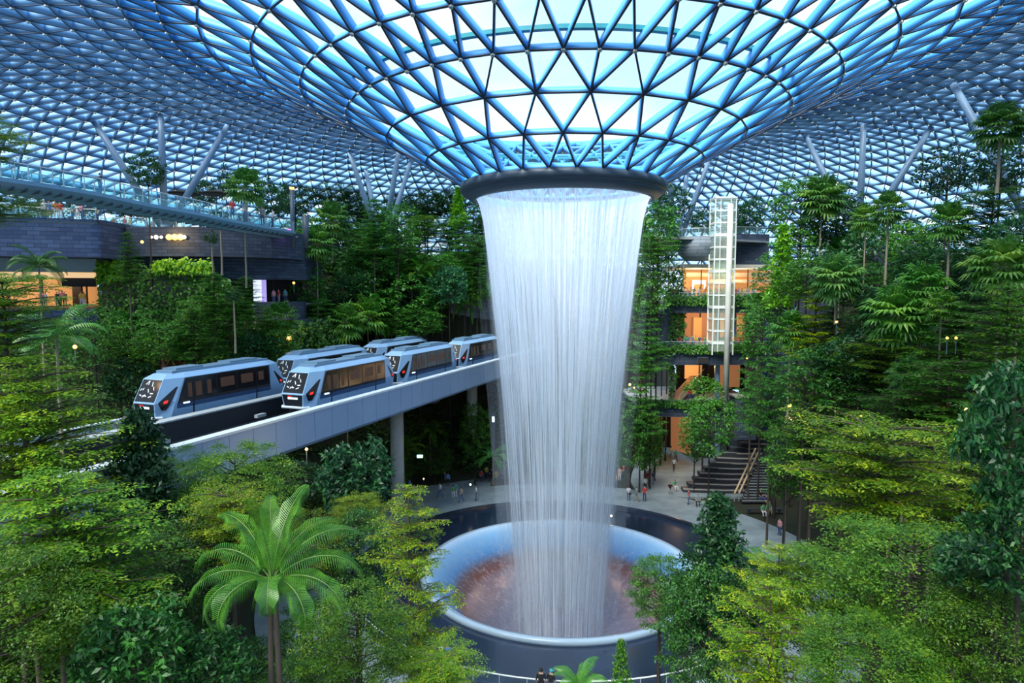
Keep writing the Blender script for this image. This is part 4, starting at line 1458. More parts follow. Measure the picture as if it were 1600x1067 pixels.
def make_bigleaf(name, n, m, seed, L=1.5, w=.42, spread=1.0):
    """rosette of broad paddle leaves (banana, bird of paradise, ginger)"""
    rd = random.Random(seed); lf, rc = MB(), MB()
    for i in range(n):
        az = i * 2.39996; e = 1.35 - spread * (i / n) + rd.uniform(-.12, .12)
        p = Vector((rd.uniform(-.1, .1), rd.uniform(-.1, .1), 0)); ll = L * rd.uniform(.7, 1.1)
        pts = []
        ns = 9
        for k in range(ns + 1):
            pts.append(p.copy())
            t = Vector((math.cos(az) * math.cos(e), math.sin(az) * math.cos(e), math.sin(e)))
            p = p + t * ll / ns; e -= .16 + .05 * k * .5
        rc.tube(pts[:5], [.03, .026, .022, .018, .012], 4)
        side = Vector((-math.sin(az), math.cos(az), 0))
        b = len(lf.V)
        for k in range(2, ns + 1):
            f = (k - 2) / (ns - 2); ww = w * math.sin(PI * (0.06 + .94 * f) ** .8) ** .8 * .5 if f < 1 else 0.004
            lf.V += [tuple(pts[k] + side * ww + Vector((0, 0, ww * .35))), tuple(pts[k]), tuple(pts[k] - side * ww + Vector((0, 0, ww * .35)))]
        for k in range(ns - 2):
            a = b + 3 * k
            lf.Fc += [(a, a + 1, a + 4, a + 3), (a + 1, a + 2, a + 5, a + 4)]; lf.M += [0, 0]
    PROTO[name] = dict(R=L * .75, H=L, fol=lf.mesh('broad_leaves', m), br=rc.mesh('leaf_stalks', 'rachis'), bark='bark')

umb = lambda t: 0.45 + 0.55 * math.sin(PI * min(1, t * .75 + .1)) if t < .8 else 0.75 * (1 - t) / .2 * .8 + .25
cone = lambda t: 1.0 * (1 - t) ** .8 + .06
dome = lambda t: math.sqrt(max(0.02, 1 - (1.05 * t) ** 2)) if t < .93 else .22
vase = lambda t: .35 + .65 * math.sin(PI * t * .78)
make_tiered('near_tier', 4.2, 6.0, 8, .17, 95, vase, 'leaf_bright', 1, 9, .24, .16, up=.72)
make_tiered('near_spray', 4.0, 7.0, 6, .19, 60, lambda t: [.75, 1.0, .8, .95, .6, .35][min(5, int(t * 6))], 'leaf_bright', 41, 8, .20, .11, up=.7)
make_tiered('near_tier_b', 4.2, 6.0, 9, .17, 90, dome, 'leaf_bright', 2, 9, .23, .18, up=.70)
make_clumped('near_round', 3.6, 6.2, 92, .20, 150, 'leaf_mid', 3, csize=.23, up=.55)
make_clumped('near_fine', 3.8, 6.0, 120, .14, 210, 'leaf_bright', 13, csize=.22, up=.6)
make_clumped('near_cone', 2.5, 6.5, 75, .23, 130, 'leaf_dark', 4, cone=True, csize=.36, up=.45)
make_clumped('near_gloss', 2.4, 3.6, 45, .36, 60, 'leaf_dark', 5, csize=.30, up=.5, aspect=.42)
make_tiered('mid_tier', 3.6, 7.5, 11, .26, 42, cone, 'leaf_mid', 6, 8, .26, .13, up=.85)
make_tiered('mid_tier_b', 4.0, 7.0, 8, .27, 46, umb, 'leaf_mid', 7, 8, .27, .12, up=.85)
make_tiered('mid_pine', 3.3, 6.2, 9, .22, 50, cone, 'leaf_bright', 8, 9, .20, .12, up=.85)
make_clumped('mid_round', 3.5, 5.6, 55, .42, 48, 'leaf_dark', 9, csize=.27, up=.5)
make_clumped('mid_airy', 3.8, 5.4, 46, .36, 36, 'leaf_dark', 10, csize=.23, up=.3, hollow=.3)
make_clumped('mid_green', 3.4, 5.8, 58, .38, 46, 'leaf_mid', 11, csize=.26, up=.6)
make_clumped('mid_spire', 1.5, 6.6, 44, .34, 52, 'leaf_bright', 12, cone=True, csize=.42, up=.5)
make_fan('fan', 34, 'leaf_palm', 21)
make_fan('fan_dense', 48, 'leaf_palm', 22, lo=-.9)
make_feather('feather', 15, 2.6, 'leaf_palm', 23, nleaf=24, ll=.7, lw=.085)
make_feather('fern', 14, 1.8, 'leaf_palm', 24, nleaf=22, el0=.9, el1=.0, droop=1.5, ll=.42, lw=.07, hang=.25)
make_bigleaf('banana', 11, 'leaf_palm', 25, 2.2, .62)
make_bigleaf('ginger', 16, 'leaf_mid', 26, 1.3, .32, 1.3)
make_clumped('shrub', 1.4, 1.5, 26, .22, 40, 'leaf_mid', 27, csize=.34, up=.6, low=-.3)
make_clumped('shrub_dark', 1.4, 1.5, 26, .26, 36, 'leaf_dark', 28, csize=.34, up=.5, low=-.3)
TRUNKS = {}
def trunk_mesh(bm_):
    """gently wavering stem, one unit tall and about one unit in radius, scaled for each plant"""
    q = MB(); n = 9
    st = [(0, 0, 0, 1.35), (.1, .05, .06, 1.08), (.28, .1, .3, .95), (-.15, .22, .62, .82), (0, 0, 1, .62)]
    for x, y, z, r in st:
        q.V += [(x + r * math.cos(2 * PI * k / n), y + r * math.sin(2 * PI * k / n), z) for k in range(n)]
    for l in range(len(st) - 1):
        q.Fc += [(l * n + k, l * n + (k + 1) % n, (l + 1) * n + (k + 1) % n, (l + 1) * n + k) for k in range(n)]
    q.Fc.append(tuple(range((len(st) - 1) * n, len(st) * n)))
    q.M = [0] * len(q.Fc)
    return q.mesh('trunk', bm_, True)
for bm_ in ('bark', 'bark_pale', 'bark_dark'):
    TRUNKS[bm_] = trunk_mesh(bm_)
TREES = []
def plant(name, kind, px, ytop, ybot, wpx, d, tint=(1, 1, 1), look='', where='', cat='tree', group=None, trunk=None, bark=None, tr=.13, base=None, lean=0, rz=None):
    """a plant whose crown fills the given patch of the photo when it stands d metres away"""
    P = PROTO[kind]
    top, bot = at(px, ytop, d), at(px, ybot, d)
    h = top.z - bot.z
    w = wpx / F_PX * d
    g = terrain(bot.x, bot.y) if base is None else base
    bz = min(g, bot.z) - .1
    t = empty(name, (bot.x, bot.y, bz), cat=cat)
    t['look'] = look; t['where'] = where
    sx = w / 2 / P['R']; sz = h / P['H']
    a = R.uniform(0, 6.28) if rz is None else rz
    palm = kind in ('fan', 'fan_dense', 'feather', 'fern', 'banana')
    f = link(P['fol'].name.split('.')[0], P['fol'], t); b = link(P['br'].name.split('.')[0], P['br'], t)
    off = bot.z - bz
    if palm and kind.startswith('fan'):
        off += h * .5; sz = sx
    elif kind in ('feather', 'fern'):
        off += h * .35; sz = sx
    for o in (f, b):
        o.location = (0, 0, off); o.scale = (sx, sx, sz); o.rotation_euler = (0, 0, a)
        o.color = (*tint, 1)  # darker tints put the shade of plants called shaded into their leaves
    if off > .3 and trunk is not False:
        k = link('trunk', TRUNKS[bark or P['bark']], t)
        k.scale = (tr, tr, off + .05); k.rotation_euler = (0, 0, a)
    TREES.append((t, px))
    return t
# ================================================================== planting plan
G1 = (1.0, 1.0, 1.0)
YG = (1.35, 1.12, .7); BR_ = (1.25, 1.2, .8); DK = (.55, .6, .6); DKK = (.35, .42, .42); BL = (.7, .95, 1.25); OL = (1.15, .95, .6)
# ---- close planting, lower left of the photo
plant('layered_tree', 'near_tier_b', 45, 555, 770, 330, 27, BR_, 'bright light green layered tree', 'reaching over the track end')
plant('layered_tree', 'near_tier', 10, 425, 560, 210, 30, (.85, 1, .9), 'mid green layered tree', 'below the restaurant terrace')
plant('layered_tree', 'near_tier', -60, 188, 262, 215, 24, (1, 1.05, .8), 'light green leafy tree tip', 'above the skybridge at the photo edge')
plant('layered_tree', 'near_tier', -60, 298, 352, 270, 25, (1.1, 1.1, .7), 'bright green spreading tree tip', 'below the skybridge at the photo edge')
plant('layered_tree', 'near_tier_b', 95, 735, 960, 400, 21, (.8, .95, .75), 'wide spreading light green tree', 'in front of the dark conical tree')
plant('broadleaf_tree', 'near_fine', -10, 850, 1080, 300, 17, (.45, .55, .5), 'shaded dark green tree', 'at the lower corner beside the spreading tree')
plant('conical_tree', 'near_cone', 232, 650, 1000, 205, 29, (.65, .75, .8), 'dark blue-green conical tree', 'standing before the guideway')
plant('broadleaf_tree', 'near_fine', 372, 690, 860, 190, 31, (.7, .85, .75), 'soft green small-leaved tree', 'rising against the grey guideway beam')
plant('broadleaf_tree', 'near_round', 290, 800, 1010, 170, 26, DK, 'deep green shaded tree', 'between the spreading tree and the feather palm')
plant('glossy_shrub', 'near_gloss', 215, 940, 1090, 160, 18, (.95, 1.3, .7), 'glossy green shrub', 'at the bottom below the spreading tree', cat='shrub')
plant('glossy_shrub', 'near_gloss', 335, 985, 1100, 130, 19, (.8, 1.1, .7), 'glossy green shrub', 'beside the feather palm stems', cat='shrub')
plant('layered_tree', 'near_tier', 365, 760, 900, 170, 27, OL, 'olive green layered tree', 'behind the feather palm crown')
plant('rounded_tree', 'near_gloss', 556, 688, 800, 112, 42, (.8, 1.1, 1.2), 'compact glossy dark green tree', 'next to the near concrete pier')
plant('broadleaf_tree', 'near_round', 560, 790, 950, 130, 34, (.55, .75, .7), 'dark green round tree', 'between the palm and the yellow-green tree')
plant('layered_tree', 'near_spray', 640, 755, 900, 150, 31, YG, 'yellow-green tree with airy layered sprays', 'overlapping the edge of the basin')
plant('layered_tree', 'near_spray', 655, 870, 1060, 175, 29, (1.25, 1.1, .65), 'yellow-green tree with drooping sprays', 'right above the moat')
plant('broadleaf_tree', 'near_fine', 560, 915, 1090, 190, 25, (.5, .65, .5), 'dark fine-leaved tree', 'at the bottom beside the handrail')
plant('layered_tree', 'near_tier', 690, 1020, 1090, 150, 25, (1.1, 1.1, .7), 'low yellow-green sapling', 'under the handrail at the bottom')
plant('broadleaf_tree', 'near_fine', 470, 800, 930, 150, 33, OL, 'olive small-leaved tree', 'just behind the feather palm')
plant('broadleaf_tree', 'near_fine', 560, 770, 830, 90, 37, OL, 'olive green low tree', 'under the compact glossy tree')
# ---- close planting, lower right of the photo
plant('conical_tree', 'near_cone', 1118, 778, 1000, 165, 30, (.8, 1.0, .9), 'dark glossy conical tree', 'covering the edge of the moat')
plant('broadleaf_tree', 'near_round', 1105, 880, 1100, 160, 28, (.6, .85, .75), 'deep green dense tree', 'below the dark conical one')
plant('broadleaf_tree', 'near_round', 1030, 865, 985, 105, 31, (.9, 1.05, .85), 'mid green airy tree', 'leaning over the basin rim')
plant('layered_tree', 'near_spray', 1215, 850, 960, 160, 26, (1.5, 1.2, .5), 'yellow-tipped layered tree', 'between the conical tree and the broad crown')
plant('layered_tree', 'near_spray', 1200, 905, 1090, 220, 23, (1.25, 1.15, .6), 'yellow-green layered tree', 'at the bottom under the yellow-tipped one')
plant('umbrella_tree', 'near_tier', 1365, 650, 845, 300, 34, (1.15, 1.05, .6), 'broad yellow-green umbrella tree with visible boughs', 'above the seating steps')
plant('umbrella_tree', 'near_tier_b', 1500, 700, 850, 200, 36, (.9, .95, .6), 'olive green umbrella tree', 'behind the broad umbrella crown')
plant('broadleaf_tree', 'near_fine', 1420, 812, 1010, 330, 23, (.66, .82, .72), 'huge fine-leaved green tree', 'filling the lower corner')
plant('broadleaf_tree', 'near_fine', 1300, 850, 1040, 210, 25, (.72, .86, .66), 'fine-leaved green tree', 'beside the yellow-green layered tree')
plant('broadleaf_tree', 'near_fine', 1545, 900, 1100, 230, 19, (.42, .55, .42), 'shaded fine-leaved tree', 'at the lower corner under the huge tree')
plant('broadleaf_tree', 'near_fine', 1360, 975, 1110, 250, 19, (.5, .66, .5), 'low fine-leaved green tree', 'along the bottom edge')
plant('glossy_tree', 'near_gloss', 1578, 560, 800, 150, 19, (.8, 1.15, 1.0), 'large-leaved glossy dark tree', 'cut by the photo edge')
plant('glossy_tree', 'near_gloss', 1590, 760, 930, 150, 18, (.7, 1.0, .8), 'large-leaved glossy tree', 'directly under the other glossy one')
plant('glossy_tree', 'near_gloss', 1520, 840, 920, 120, 20, (.9, 1.15, 1.0), 'pale glossy-leaved bough', 'over the huge fine-leaved tree')
# ---- mid distance, right slope
RS = [
 ('layered_conifer', 'mid_pine', 1272, 448, 560, 100, 66, (1.5, 1.25, .45), 'yellow-green layered conifer', 'below the shaggy fan palm'),
 ('layered_conifer', 'mid_tier', 1268, 535, 740, 140, 60, (.95, 1.2, .75), 'tall bright green layered conifer', 'beside the seating steps'),
 ('layered_conifer', 'mid_tier', 1203, 500, 680, 95, 74, (.75, 1.1, 1.0), 'blue-green layered conifer', 'next to the planter block'),
 ('layered_conifer', 'mid_tier', 1345, 560, 720, 130, 56, (.6, .9, .8), 'dark layered conifer', 'behind the broad umbrella tree'),
 ('layered_conifer', 'mid_tier', 1318, 620, 730, 110, 60, (.55, .85, .75), 'shaded layered conifer', 'behind the broad umbrella tree'),
 ('slender_tree', 'mid_spire', 1220, 352, 480, 52, 84, (.85, 1.2, .6), 'slender light green spire-shaped tree', 'before the blue slate flank wall'),
 ('broadleaf_tree', 'mid_green', 1250, 272, 400, 110, 92, (.65, .9, .7), 'dense dark green tree', 'above the slender spire tree'),
 ('broadleaf_tree', 'mid_round', 1305, 290, 400, 100, 90, (.8, 1, 1), 'dark blue-green tree', 'beneath the vertical roof column'),
 ('broadleaf_tree', 'mid_green', 1215, 395, 470, 80, 88, (.7, 1, .8), 'mid green bushy tree', 'around the slender tree foot'),
 ('broadleaf_tree', 'mid_round', 1345, 350, 470, 110, 80, (.9, 1.1, 1), 'dark round tree', 'under the vertical roof column'),
 ('broadleaf_tree', 'mid_round', 1275, 400, 470, 90, 80, (.8, 1, 1), 'deep green tree', 'behind the shaggy fan palm'),
 ('broadleaf_tree', 'mid_green', 1420, 345, 430, 70, 70, (1.0, 1.3, .6), 'bright mid green tree', 'between two tall fan palms'),
 ('broadleaf_tree', 'mid_airy', 1478, 225, 330, 115, 68, (.45, .55, .7), 'dark airy tree silhouetted against the roof', 'behind the slanting column'),
 ('broadleaf_tree', 'mid_airy', 1560, 215, 330, 110, 64, (.45, .6, .6), 'dark airy tree', 'under the highest fan palm'),
 ('broadleaf_tree', 'mid_tier_b', 1545, 290, 420, 150, 58, (.6, .75, .5), 'dull olive layered tree', 'under the highest fan palm'),
 ('broadleaf_tree', 'mid_round', 1590, 330, 450, 110, 50, (.8, 1.1, .9), 'deep green tree', 'at the photo edge above the golden fan palm'),
 ('broadleaf_tree', 'mid_round', 1450, 380, 460, 120, 66, (.7, .9, .8), 'deep green tree', 'behind the tall fan palm trunk'),
 ('broadleaf_tree', 'mid_round', 1520, 420, 510, 130, 60, (.6, .8, .7), 'deep shaded tree', 'behind the golden fan palm'),
 ('broadleaf_tree', 'mid_round', 1390, 440, 520, 120, 62, (.6, .8, .7), 'deep shaded tree', 'behind the low fan palm cluster'),
 ('layered_tree', 'mid_tier_b', 1400, 515, 600, 150, 54, (1.3, 1.05, .45), 'golden olive layered tree', 'under the low fan palm cluster'),
 ('layered_tree', 'mid_tier_b', 1500, 470, 580, 170, 50, (.8, 1.05, .6), 'mid green layered tree', 'above the warm garden lights'),
 ('layered_tree', 'mid_tier_b', 1480, 560, 660, 190, 46, (.65, .9, .6), 'dark green layered tree', 'behind the glossy edge tree'),
 ('layered_tree', 'mid_tier_b', 1570, 440, 560, 150, 40, (1.0, 1.1, .6), 'light green layered tree', 'at the photo edge above the glossy tree'),
 ('layered_tree', 'mid_tier_b', 1420, 610, 680, 150, 47, (.45, .6, .5), 'very dark layered tree', 'above the broad umbrella tree'),
 ('layered_tree', 'mid_tier_b', 1570, 600, 720, 150, 34, (.7, .95, .6), 'green layered tree', 'behind the glossy edge tree'),
 ('broadleaf_tree', 'mid_green', 1225, 660, 790, 70, 66, (.65, .85, .5), 'mid green tree with warm lit trunk', 'beside the narrow staircase'),
 ('broadleaf_tree', 'mid_green', 1190, 470, 560, 80, 90, (.7, 1.05, .95), 'soft blue-green tree', 'at the gallery end'),
 ('broadleaf_tree', 'mid_round', 1330, 520, 620, 120, 58, (.5, .7, .6), 'very dark tree', 'between the layered conifers'),
]
for r in RS: plant(r[0], r[1], *r[2:7], tint=tuple(c * 1.2 for c in r[7]), look=r[8], where=r[9])
FP = [
 (1306, 403, 465, 88, 64, 'shaggy pale-skirted fan palm', 'above the yellow-green conifer', (1.2, 1.25, 1.3), 505),
 (1283, 282, 335, 82, 86, 'wide fan palm', 'at the top of the dark tree mass', (.9, .95, .8), 400),
 (1387, 300, 350, 62, 64, 'fan palm on a tall bare trunk', 'in front of the right-leaning column', (.8, .9, .7), 455),
 (1352, 315, 365, 52, 72, 'golden fan palm', 'beside the vertical column foot', (1.3, 1.2, .7), None),
 (1483, 320, 372, 76, 58, 'fan palm with pale drooping blades', 'below the dark airy silhouetted tree', (1, 1.15, .8), 450),
 (1562, 172, 222, 86, 52, 'highest fan palm on a thin trunk', 'crossing the slanting column', (.65, .75, .6), 300),
 (1562, 375, 455, 110, 46, 'large golden-green fan palm', 'at the photo edge', (1.3, 1.2, .8), None),
 (1588, 450, 520, 80, 44, 'golden fan palm', 'just below the large golden-green one', (1.2, 1.2, .8), None),
 (1440, 420, 475, 90, 54, 'low green fan palm', 'at the foot of the tall trunk', (1, 1.25, .7), None),
 (1402, 460, 520, 115, 54, 'low bright fan palm cluster', 'over the golden olive tree', (1.15, 1.3, .8), None),
 (1470, 455, 500, 60, 50, 'small yellowish fan palm', 'beside the low bright cluster', (1.3, 1.25, .6), None),
 (1418, 560, 610, 70, 50, 'shaded pale-bladed fan palm', 'in the dark hollow of the slope', (.7, .85, .8), None),
 (1185, 462, 500, 60, 96, 'small green fan palm', 'standing before the second gallery', (.9, 1.1, 1), 600),
 # left bank
 (385, 262, 320, 70, 78, 'fan palm', 'rising behind the skybridge balustrade', (1, 1.1, .7), 350),
 (519, 318, 372, 74, 108, 'pale fan palm on a thick trunk', 'before the left forest', (1.15, 1.15, .9), 410),
 (495, 362, 398, 66, 102, 'fan palm on a very tall slender trunk', 'beside the dark bar opening', (1, 1.2, .8), 505),
 (440, 470, 520, 60, 87, 'low fan palm', 'on the slope below the bar', (.8, 1, .7), None),
 (575, 465, 522, 80, 104, 'low golden-green fan palm', 'just above the train roofs', (1.2, 1.3, .7), None),
 (540, 480, 525, 70, 98, 'low bright fan palm', 'just above the train roofs', (1.1, 1.2, .7), None),
 (612, 478, 520, 60, 110, 'low bright green fan palm', 'just above the train roofs', (1.1, 1.3, .7), None),
]
for px, y0, y1, w, d, look, where, tint, yt in FP:
    b = None
    if yt: b = at(px, yt, d).z
    plant('fan_palm', 'fan_dense' if w > 80 else 'fan', px, y0, y1, w, d, tint, look, where, cat='palm', base=b, bark='bark_pale', tr=.11)
# ---- column of growth right of the fall
RF = [
 ('broadleaf_tree', 'mid_green', 1028, 318, 420, 76, 100, (.6, .9, .85), 'dark green tree', 'between the collar and the lift tower'),
 ('broadleaf_tree', 'mid_round', 1046, 285, 360, 60, 112, (.7, .9, .9), 'dark tree', 'just under the roof beside the collar'),
 ('layered_tree', 'mid_tier_b', 1020, 365, 440, 84, 97, (.9, 1.15, .8), 'light green layered tree', 'beside the water top'),
 ('broadleaf_tree', 'mid_green', 1012, 420, 500, 70, 97, (.9, 1.1, 1.0), 'pale-tipped green tree', 'beside the falling water'),
 ('layered_tree', 'mid_tier', 1010, 470, 580, 84, 96, (.75, 1.15, 1.0), 'blue-green layered tree', 'beside the falling water'),
 ('layered_tree', 'mid_tier', 1000, 560, 680, 78, 94, (.7, 1.05, .9), 'misty green layered tree', 'beside the falling water'),
 ('broadleaf_tree', 'mid_green', 985, 640, 740, 60, 93, (.75, 1, .9), 'misty climber-clad tree', 'at the passage mouth by the fall'),
 ('broadleaf_tree', 'mid_green', 1016, 640, 740, 44, 96, (.6, .85, .75), 'dark climber-clad tree', 'at the passage mouth'),
 ('broadleaf_tree', 'mid_round', 1170, 305, 375, 56, 112, (.9, 1.1, 1.1), 'round blue-green tree', 'on the roof terrace beside the lift'),
 ('broadleaf_tree', 'mid_round', 1097, 325, 370, 46, 112, (.8, 1, 1), 'round dark tree', 'on the roof terrace behind the balcony'),
 ('broadleaf_tree', 'mid_round', 1145, 330, 372, 40, 114, (.8, 1.1, 1.1), 'small blue-green tree', 'on the roof terrace behind the lift'),
 ('bamboo_clump', 'mid_green', 1108, 617, 715, 84, 92, (.8, 1.15, .95), 'feathery soft green bamboo clump', 'in front of the ground passage'),
 ('bamboo_clump', 'mid_green', 1085, 640, 725, 50, 94, (.7, 1.0, .8), 'narrow green bamboo clump', 'at the brown passage wall'),
 ('layered_tree', 'mid_tier', 1172, 500, 660, 60, 90, (.7, 1.1, .95), 'narrow blue-green layered tree', 'above the seating steps'),
 ('broadleaf_tree', 'shrub', 1100, 590, 625, 60, 100, (.8, 1, .7), 'low leafy shrub', 'on the first gallery planter'),
]
for r in RF: plant(r[0], r[1], *r[2:7], tint=tuple(c * 1.35 for c in r[7]), look=r[8], where=r[9])
# ---- forest behind the trains, left of the fall
LF = [
 ('broadleaf_tree', 'mid_round', 462, 278, 350, 62, 102, (.75, .95, .8), 'round dark tree', 'against the roof by the skybridge end'),
 ('broadleaf_tree', 'mid_round', 518, 277, 330, 60, 106, (.75, .9, .7), 'round dark tree', 'between two splayed column legs'),
 ('broadleaf_tree', 'mid_round', 558, 285, 350, 56, 108, (.7, .95, .8), 'round dark tree', 'before the splayed column'),
 ('broadleaf_tree', 'mid_airy', 618, 288, 345, 62, 112, (.7, .85, .8), 'airy dark tree', 'behind the leaning column leg'),
 ('broadleaf_tree', 'mid_round', 668, 292, 350, 80, 112, (.7, .9, .7), 'broad dark tree', 'above the acid-green layered tree'),
 ('broadleaf_tree', 'mid_round', 706, 287, 345, 50, 112, (.65, .9, .8), 'dark tree', 'beside the light green spire'),
 ('slender_tree', 'mid_spire', 716, 293, 352, 30, 100, (1.0, 1.35, .5), 'slender bright green spire-shaped tree', 'left of the dark collar'),
 ('layered_tree', 'mid_tier_b', 664, 336, 372, 72, 98, (1.7, 1.5, .45), 'acid-green layered tree', 'under the broad dark trees'),
 ('layered_tree', 'mid_tier', 600, 320, 430, 130, 98, (.75, 1.15, .8), 'wide dark green layered tree', 'beside the pale fan palm'),
 ('layered_tree', 'mid_tier', 560, 345, 450, 90, 95, (.7, 1.1, .8), 'mid green layered tree', 'beside the pale fan palm'),
 ('layered_tree', 'mid_tier', 640, 365, 460, 100, 95, (.75, 1.15, .85), 'green layered tree', 'below the acid-green one'),
 ('layered_tree', 'mid_tier', 725, 340, 450, 90, 98, (.7, 1.1, .9), 'blue-green layered tree', 'beside the falling water'),
 ('layered_tree', 'mid_tier_b', 745, 365, 440, 76, 96, (.7, 1.05, .85), 'soft green layered tree', 'touching the waterfall edge'),
 ('broadleaf_tree', 'mid_green', 690, 395, 450, 70, 94, (.8, 1.15, .85), 'mid green tree', 'above the big blue-green one'),
 ('broadleaf_tree', 'near_gloss', 702, 415, 478, 62, 90, (.9, 1.3, 1.5), 'glossy blue-green round tree', 'above the train portal'),
 ('broadleaf_tree', 'mid_green', 645, 425, 510, 86, 90, (.7, 1.05, .85), 'dense mid green tree', 'above the middle train car'),
 ('broadleaf_tree', 'mid_green', 598, 405, 480, 80, 92, (.65, 1.0, .75), 'dense green tree', 'in the middle of the slope'),
 ('broadleaf_tree', 'mid_round', 555, 420, 490, 80, 90, (.7, 1, .75), 'dark green tree', 'in the middle of the slope'),
 ('broadleaf_tree', 'mid_green', 480, 415, 490, 70, 86, (.6, .95, .8), 'dark green tree', 'at the dark bar opening'),
 ('layered_tree', 'mid_tier', 505, 465, 540, 90, 82, (.75, 1.15, .8), 'green layered tree', 'behind the train roofs'),
 ('broadleaf_tree', 'mid_green', 655, 480, 530, 80, 88, (.65, .95, .75), 'dark green tree', 'behind the middle train car'),
 ('broadleaf_tree', 'mid_green', 735, 440, 480, 60, 96, (.8, 1.0, .6), 'low green tree', 'on top of the train portal'),
 ('layered_tree', 'mid_tier', 470, 355, 430, 70, 92, (.65, 1.05, .8), 'dark layered tree', 'beyond the skybridge end'),
 ('broadleaf_tree', 'mid_green', 740, 300, 365, 50, 112, (.6, .85, .75), 'dark tree', 'tucked under the collar'),
 # trees on the upper terrace
 ('broadleaf_tree', 'mid_round', 232, 237, 300, 54, 86, (.8, 1, .7), 'round green tree', 'behind the vertical roof column'),
 ('broadleaf_tree', 'mid_round', 318, 275, 330, 50, 98, (.75, .95, .8), 'dark terrace tree', 'behind the skybridge'),
 ('broadleaf_tree', 'mid_airy', 355, 255, 330, 36, 98, (.6, .8, .7), 'thin dark terrace tree', 'behind the skybridge'),
 ('broadleaf_tree', 'mid_round', 425, 280, 350, 60, 98, (.7, .95, .8), 'round dark terrace tree', 'at the skybridge end'),
 ('broadleaf_tree', 'mid_airy', 60, 300, 345, 90, 90, (.5, .7, .5), 'shaded terrace tree', 'under the skybridge'),
 ('broadleaf_tree', 'mid_airy', 130, 303, 348, 90, 92, (.5, .7, .5), 'shaded terrace tree', 'under the skybridge'),
 ('broadleaf_tree', 'mid_airy', 205, 308, 352, 80, 94, (.5, .7, .5), 'shaded terrace tree', 'under the skybridge'),
 # growth before the slate walls
 ('layered_tree', 'mid_tier', 203, 360, 440, 52, 82, (.5, .75, .6), 'narrow dark layered tree', 'against the curved slate parapet'),
 ('layered_tree', 'mid_tier', 335, 425, 500, 110, 78, (.7, 1.0, .6), 'wide layered tree', 'below the curved slate wall'),
 ('layered_tree', 'mid_tier', 385, 430, 500, 80, 80, (.7, 1.05, .7), 'mid green layered tree', 'before the pale stone block'),
 ('layered_tree', 'mid_tier', 300, 480, 560, 110, 74, (.55, .8, .5), 'dark layered tree', 'on the planted wall'),
 ('broadleaf_tree', 'mid_green', 250, 500, 570, 90, 72, (.55, .8, .5), 'dark leafy tree', 'on the planted wall'),
 ('broadleaf_tree', 'mid_green', 420, 500, 560, 90, 76, (.6, .9, .6), 'leafy green tree', 'behind the front train car'),
 ('broadleaf_tree', 'mid_round', 205, 560, 640, 90, 70, (.5, .65, .6), 'dark glossy tree', 'beside the nose of the far train'),
 ('broadleaf_tree', 'mid_green', 150, 480, 580, 100, 68, (.45, .65, .4), 'dark shaded tree', 'under the restaurant terrace'),
]
for r in LF:
    d_ = r[6] * (1.2 if r[2] > 455 else 1.0) + (8 if r[6] < 78 and r[2] > 400 else 0)
    plant(r[0], r[1], *r[2:6], d_, tint=tuple(c * 1.35 for c in r[7]), look=r[8], where=r[9])
# bare slim trunks standing before the slate walls
for i, (px, y0, y1, d) in enumerate([(347, 345, 430, 78), (385, 350, 450, 79), (368, 470, 552, 74), (333, 380, 440, 80)]):
    a, b = at(px, y0, d), at(px, y1, d)
    t = empty('slim_tree', (b.x, b.y, b.z), cat='tree'); t['look'] = 'slim bare-trunked tree with a small crown'; t['where'] = 'before the curved slate wall'
    h = a.z - b.z
    k = link('trunk', TRUNKS['bark_pale'], t); k.scale = (.11, .11, h)
    f = link('foliage', PROTO['mid_airy']['fol'], t); f.location = (0, 0, h - .6); f.scale = (.35, .35, .4); f.color = (.7, .9, .6, 1)
    TREES.append((t, px))
